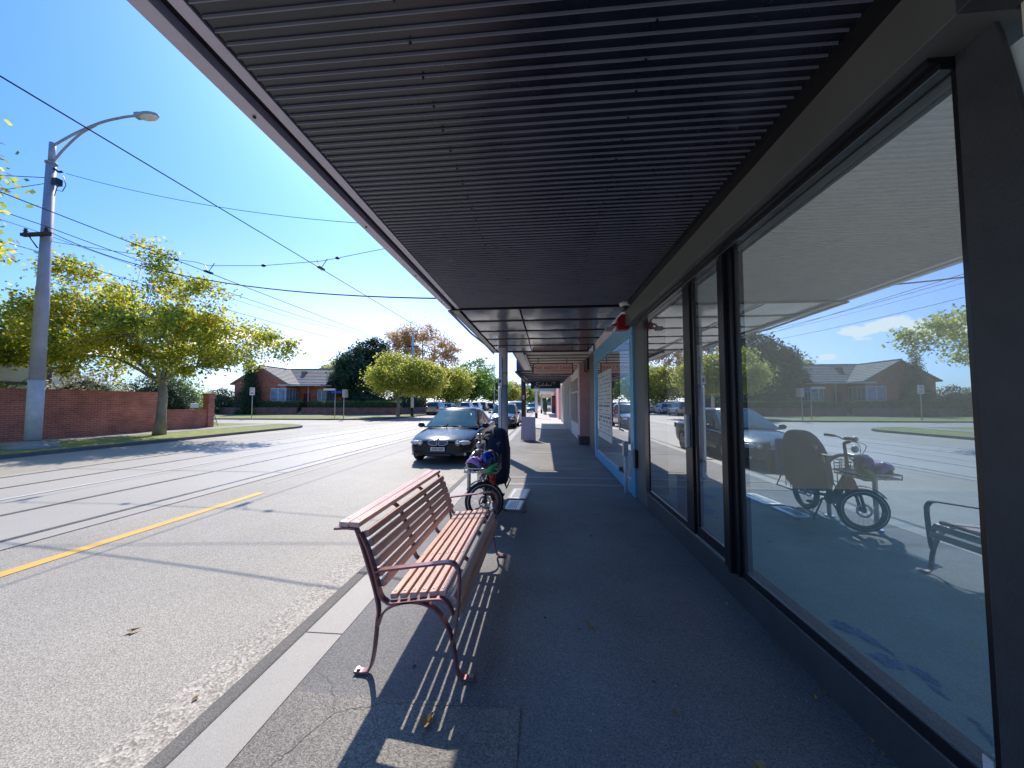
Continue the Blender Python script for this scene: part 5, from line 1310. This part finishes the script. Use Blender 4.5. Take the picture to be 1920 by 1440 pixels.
b = MB(); b.box(-50,-42,76,84,0,6); b.box(-43.2,-42.2,77,78,8,10.2); b.prism([(-51,6),(-41,6),(-46,9.5)], 1, 75.6, 84); add(b, 'wall', M['housebrick'], t)
# cream house at the left
t = thing('cream_house', 'cream rendered house with dark eaves behind the brick wall at the left edge', 'house', (-30, 12, 0))
b = MB(); b.box(-38, -27, 2, 17.6, 0, 4.1); b.box(-38,-27.9,17.6,19.5,0,3.4); add(b, 'wall', M['cream'], t)
b = MB(); b.prism([(-26.2,4.05),(-26.2,4.35),(-32.5,7.0),(-39,4.35),(-39,4.05)], 1, 1.4, 16.6); add(b, 'roof', M['woodpole'], t)
b = MB(); b.box(-26.99,-26.95,2,17.58,2.42,2.58); b.box(-26.99,-26.95,17.44,17.6,0,3.4); add(b, 'trim', M['stone'], t)
t = thing('palm_plant', 'small spiky green plant poking above the brick wall beside the light pole', 'plant', (-23.6, 13.8, 0))
m = MB()
for i in range(26):
    a = i*2.4; l = .9; m.bar([(0,0,1.7),(l*.5*math.cos(a),l*.5*math.sin(a),2.15+.1*(i%3)),(l*math.cos(a),l*math.sin(a),2.1+.2*(i%4))], .05, .004, side=(-math.sin(a),math.cos(a),0))
m.build('fronds', M['leaf_mid'], t); m = MB(); m.tube([(0,0,0),(0,0,1.8)], .1); m.build('stem', M['bark'], t)
# far distance building
t = thing('distant_building', 'flat roofed pale building at the very end of the street', 'building', (-4.5, 240, 0))
b = MB(); b.box(-16,4,240,260,0,13); b.mat(1)
for i in range(6): b.box(-15+3*i,-13+3*i,239.9,240,7.5,11)
add(b, 'wall', [M['white'], M['carglass']], t)
t = thing('picket_fence', 'pale paling fence behind the parked cars on the far side', 'fence', (-17.6, 66, 0))
m = MB()
for i in range(90): m.box(-.03,.03,-9+.2*i,-9+.2*i+.13,.1,1.7)
m.box(-.06,-.03,-9,9,.4,.5); m.box(-.06,-.03,-9,9,1.3,1.4); m.build('palings', M['white'], t)

# ------------------------------------------------------------------ poles, signs, wires
t = thing('light_pole', 'tall grey light pole with whitewashed base and curved lamp arm on the verge', 'light pole', (-16.95, 10.7, 0))
m = MB(); m.tube([(0,0,.25),(0,0,2.25)], .19, 18); m.build('painted_base', M['polewhite'], t)
m = MB(); m.tube([(0,0,2.25),(0,0,5.4),(0,0,5.45),(0,0,9.75)], [.178,.165,.152,.125], 18); m.tube([(0,0,9.75),(0,0,9.8)], .155, 18); m.tube([(0,0,9.8),(0,0,10.5)], .085, 12); m.build('shaft', M['steelpole'], t)
m = MB(); m.lathe([(.62,0),(.60,.08),(.28,.16),(.22,.24)], None, 24); m.build('footing', M['conc'], t)
m = MB(); m.tube(smoothpath([(.05,0,10.42),(.9,-.02,10.78),(1.9,-.05,11.07),(2.8,-.08,11.17),(3.35,-.1,11.17)], 5), .038, 8); m.tube(smoothpath([(.08,0,9.85),(.5,0,10.3),(1.1,-.02,10.75),(1.7,-.04,11.0)], 5), .034, 8); m.build('lamp_arm', M['steelpole'], t)
m = MB(); m.ball((3.72,-.1,11.13), .40,.17,.11, 16, 10); m.box(3.28,3.48,-.19,-.01,11.08,11.24); lh = m.build('lamp_head', M['steelpole'], t, bevel=.01)
m = MB(); m.ball((3.76,-.1,11.09), .33,.15,-.10, 16, 6, z0=0.0); m.build('lamp_glass', M['cream'], lh)
m = MB(); m.box(-.62,.42,-.26,-.14,7.12,7.22); m.tube([(-.35,-.2,7.12),(0,-.2,6.7)], .02, 6); m.build('crossarm', M['woodpole'], t)
for x in (-.5, .3):
    m = MB(); m.lathe([(.02,0),(.06,.03),(.03,.06),(.07,.09),(.03,.12),(.05,.16),(.001,.18)], Matrix.Translation((x,-.2,7.22)), 10); m.build('insulator', M['woodpole'], t)
m = MB(); m.box(.18,.36,-.09,.09,8.98,9.2); m.tube([(.3,0,8.95),(.26,0,8.8),(.5,0,8.75),(.62,0,8.95),(.5,0,9.3)], .012, 5); m.tube([(.26,0,8.85),(.2,0,8.6)], .012, 5); m.tube([(.1,0,9.6),(.3,0,9.45),(.45,0,9.45)], .035, 6); m.build('junction_box', M['black'], t)
def wire(label, pts, r, name='overhead_wire', sag=None, n=24, mat='wire', group='overhead wires'):
    t = thing(name, label, 'wire', pts[0], 0, group)
    a, b_ = Vector(pts[0]), Vector(pts[-1]); P = []
    if sag is not None:
        for i in range(n+1):
            u = i/n; p = a.lerp(b_, u); p.z -= sag*4*u*(1-u); P.append(p-a)
    else: P = [Vector(p)-a for p in pts]
    m = MB(); m.tube(P, r, 5); m.build('cable', M[mat], t); return t
wire('near tram contact wire running straight along the street', [(-7.04,-10,5.75),(-7.04,110,5.75)], .011, sag=0)
wire('far tram contact wire running straight along the street', [(-10.92,-10,5.75),(-10.92,110,5.75)], .011, sag=0)
wire('thick upper power line at the outer end of the pole crossarm', [(-16.65,-30,7.9),(-16.65,10.5,7.42)], .013, sag=.3)
wire('thick upper power line running on beyond the pole crossarm', [(-16.65,10.5,7.42),(-15.4,41,8.2)], .013, sag=.5)
wire('thin power line at the inner end of the crossarm', [(-17.45,-30,7.9),(-17.45,10.5,7.42)], .009, sag=.4)
wire('thin power line running on from the inner end of the crossarm', [(-17.45,10.5,7.42),(-15.7,41,8.0)], .009, sag=.5)
wire('lowest telephone line along the far verge', [(-17.0,-30,7.2),(-17.0,10.6,6.6)], .012, sag=.4)
wire('lowest telephone line beyond the light pole', [(-17.0,10.6,6.6),(-15.4,41,7.3)], .012, sag=.5)
wire('thin service wire from the pole head down to the black awning', [(-16.5,10.8,9.45),(-.6,10.3,6.6)], .009, sag=.55)
wire('heavy black cable sagging from the crossarm to the awning corner', [(-16.7,10.6,7.3),(-1.45,5.75,3.2)], .012, sag=.55)
wire('short stay wire rising left from the pole head', [(-16.95,10.6,9.2),(-24.5,7,8.3)], .012, sag=.1)
wire('steep stay wire running down left from the pole head', [(-16.95,10.6,9.0),(-23,7.0,5.6)], .010, sag=.05)
t = wire('span wire crossing the street and holding both tram contact wires', [(-16.75,10.7,7.0),(-14.2,10.7,6.55),(-11.4,10.75,6.12),(-10.92,10.75,5.98),(-9.0,10.75,5.92),(-7.04,10.75,6.0),(-6.5,10.75,6.08),(-1.2,10.7,6.9)], .009)
t['category'] = 'wire'
def lc(x, z, y=10.75): return Vector((x+16.75, y-10.7, z-7.0))
for x, z in ((-12.1,6.22),(-9.0,5.92),(-6.5,6.08)):
    m = MB(); m.ball(lc(x, z), .08, .045, .045); m.build('insulator', M['black'], t)
for x in (-10.92, -7.04):
    m = MB(); m.tube([lc(x-.16, 6.05), lc(x, 5.78), lc(x+.2, 6.06)], .012, 6); m.box(*[v for p in zip(lc(x-.05,5.74,10.62), lc(x+.05,5.79,10.88)) for v in p]); m.build('hanger', M['black'], t)
t = thing('utility_pole', 'slim grey pole with black base in front of the yellow green tree', 'pole', (-15.25, 41, 0))
m = MB(); m.tube([(0,0,.9),(0,0,9.5)], [.17,.11], 12); m.build('shaft', M['polewhite'], t)
m = MB(); m.tube([(0,0,0),(0,0,.9)], .19, 12); m.build('base', M['black'], t)
m = MB(); m.box(-.7,.7,-.06,.06,8.0,8.12); m.build('crossarm', M['woodpole'], t)
t = thing('light_pole', 'distant light pole with outstretched lamp over the far row of cars', 'light pole', (-11.6, 84, 0))
m = MB(); m.tube([(0,0,0),(0,0,10.6)], [.17,.1], 10); m.build('shaft', M['steelpole'], t)
m = MB(); m.tube(smoothpath([(0,0,10.2),(-.0,0,11),(-.6,0,11.7),(-1.6,0,12)], 4), .05, 6); m.build('lamp_arm', M['steelpole'], t)
m = MB(); m.ball((-1.9,0,12), .5,.2,.14); m.build('lamp_head', M['steelpole'], t)
# signs at the corner
def sign(label, loc, h, parts):
    t = thing('sign_post', label, 'sign', loc); m = MB(); m.tube([(0,0,0),(0,0,h)], .035, 8); m.build('post', M['silver'], t)
    return t
t = sign('small white parking sign with red marks on a thin post left of the house gable', (-28.9, 33.7, 0), 2.95, None)
m = MB(); m.box(-.27,.27,-.05,-.035,2.25,3.0); p = m.build('plate', M['white'], t, bevel=.01)
text('2P', .34, M['red'], p, (-.05, -.056, 2.78)); m = MB(); m.box(-.2,.2,-.056,-.051,2.36,2.42); m.box(-.2,.1,-.056,-.051,2.48,2.53); m.build('printed_rows', M['red'], p)
t = sign('street name post with one white and one blue blade at the corner', (-20.8, 34.6, 0), 2.95, None)
m = MB(); m.box(-1.25,-.03,-.02,.02,2.72,2.92); m.build('white_blade', M['white'], t)
m = MB(); m.box(-.02,.02,.05,1.3,2.48,2.68); m.box(-.5,.9,.04,.07,2.45,2.66); m.build('blue_blade', M['sky_blue_sign'], t)
t = sign('thin post with a sign turned edge on to the right of the street name post', (-18.9, 32.9, 0), 2.7, None)
m = MB(); m.box(-.04,.26,-.25,.25,2.0,2.72); m.build('plate', M['silver'], t, bevel=.01)
t = thing('tree_stake', 'thin leaning stake at the foot of the brick wall pillar', 'stake', (-21.6, 22.4, 0)); m = MB(); m.tube([(0,0,0),(-.9,.3,1.5)], .03, 6); m.build('stake', M['silver'], t)

# ------------------------------------------------------------------ small litter
LV = [(.30,2.55,.05,'dry leaf'),( .95,3.1,.03,''),(.62,1.9,.03,''),(.86,1.62,.075,''),(.52,4.2,.04,''),(.7,5.0,.04,''),(1.0,2.5,.025,''),(-.55,1.73,.06,''),(1.3,3.6,.03,''),(-.28,5.0,.05,''),(-.2,4.85,.04,''),(.1,2.0,.015,''),(.2,3.3,.015,''),(1.1,2.9,.02,''),(.55,1.45,.03,''),(-1.9,1.9,.03,''),(-2.9,2.4,.05,''),(-.2,6.05,.03,''),(.4,6.0,.03,''),(.9,4.1,.03,''),(1.36,2.05,.03,''),(1.34,2.9,.04,'')]
r = random.Random(5)
for i, (x, y, s, _) in enumerate(LV):
    m = MB(); n = 9; pts = []
    for k in range(n):
        a = 2*PI*k/n; rr = s*(r.uniform(.45, 1.0) if k % 2 else r.uniform(.25, .6)); pts.append((rr*math.cos(a)*1.2, rr*math.sin(a)*.7, r.uniform(.002, s*.4)))
    m.add([(0,0,.004)]+pts, [(0, k+1, (k+1) % n+1) for k in range(n)])
    z = RZ+.006 if x < -1.6 else .003
    o = m.build('fallen_leaf', M['leafdry'], None); o.location = (x, y, z); o.rotation_euler = (0, 0, r.uniform(0, 6))
    big = s > .055
    tag(o, 'larger curled brown leaf lying on the footpath' if big else ('dry leaf lying on the road by the kerb' if x < -1.6 else 'small dry leaf scrap lying on the footpath'), 'leaf', 'fallen leaves on the ground')
# dust on the asphalt under the awning: tiny pale grains
m = MB()
for i in range(420):
    x, y = r.uniform(-1.2, 1.42), r.uniform(1.1, 9); s = r.uniform(.0015, .004)
    m.add([(x-s,y-s,.0035),(x+s,y-s*.6,.004),(x+s*.7,y+s,.0035),(x-s*.8,y+s*.7,.006)], [(0,1,2,3),(0,1,3)])
tag(m.build('grit', M['whiteline'], None, fix=False), 'scattered pale grit on the footpath', 'grit', None, 'stuff')
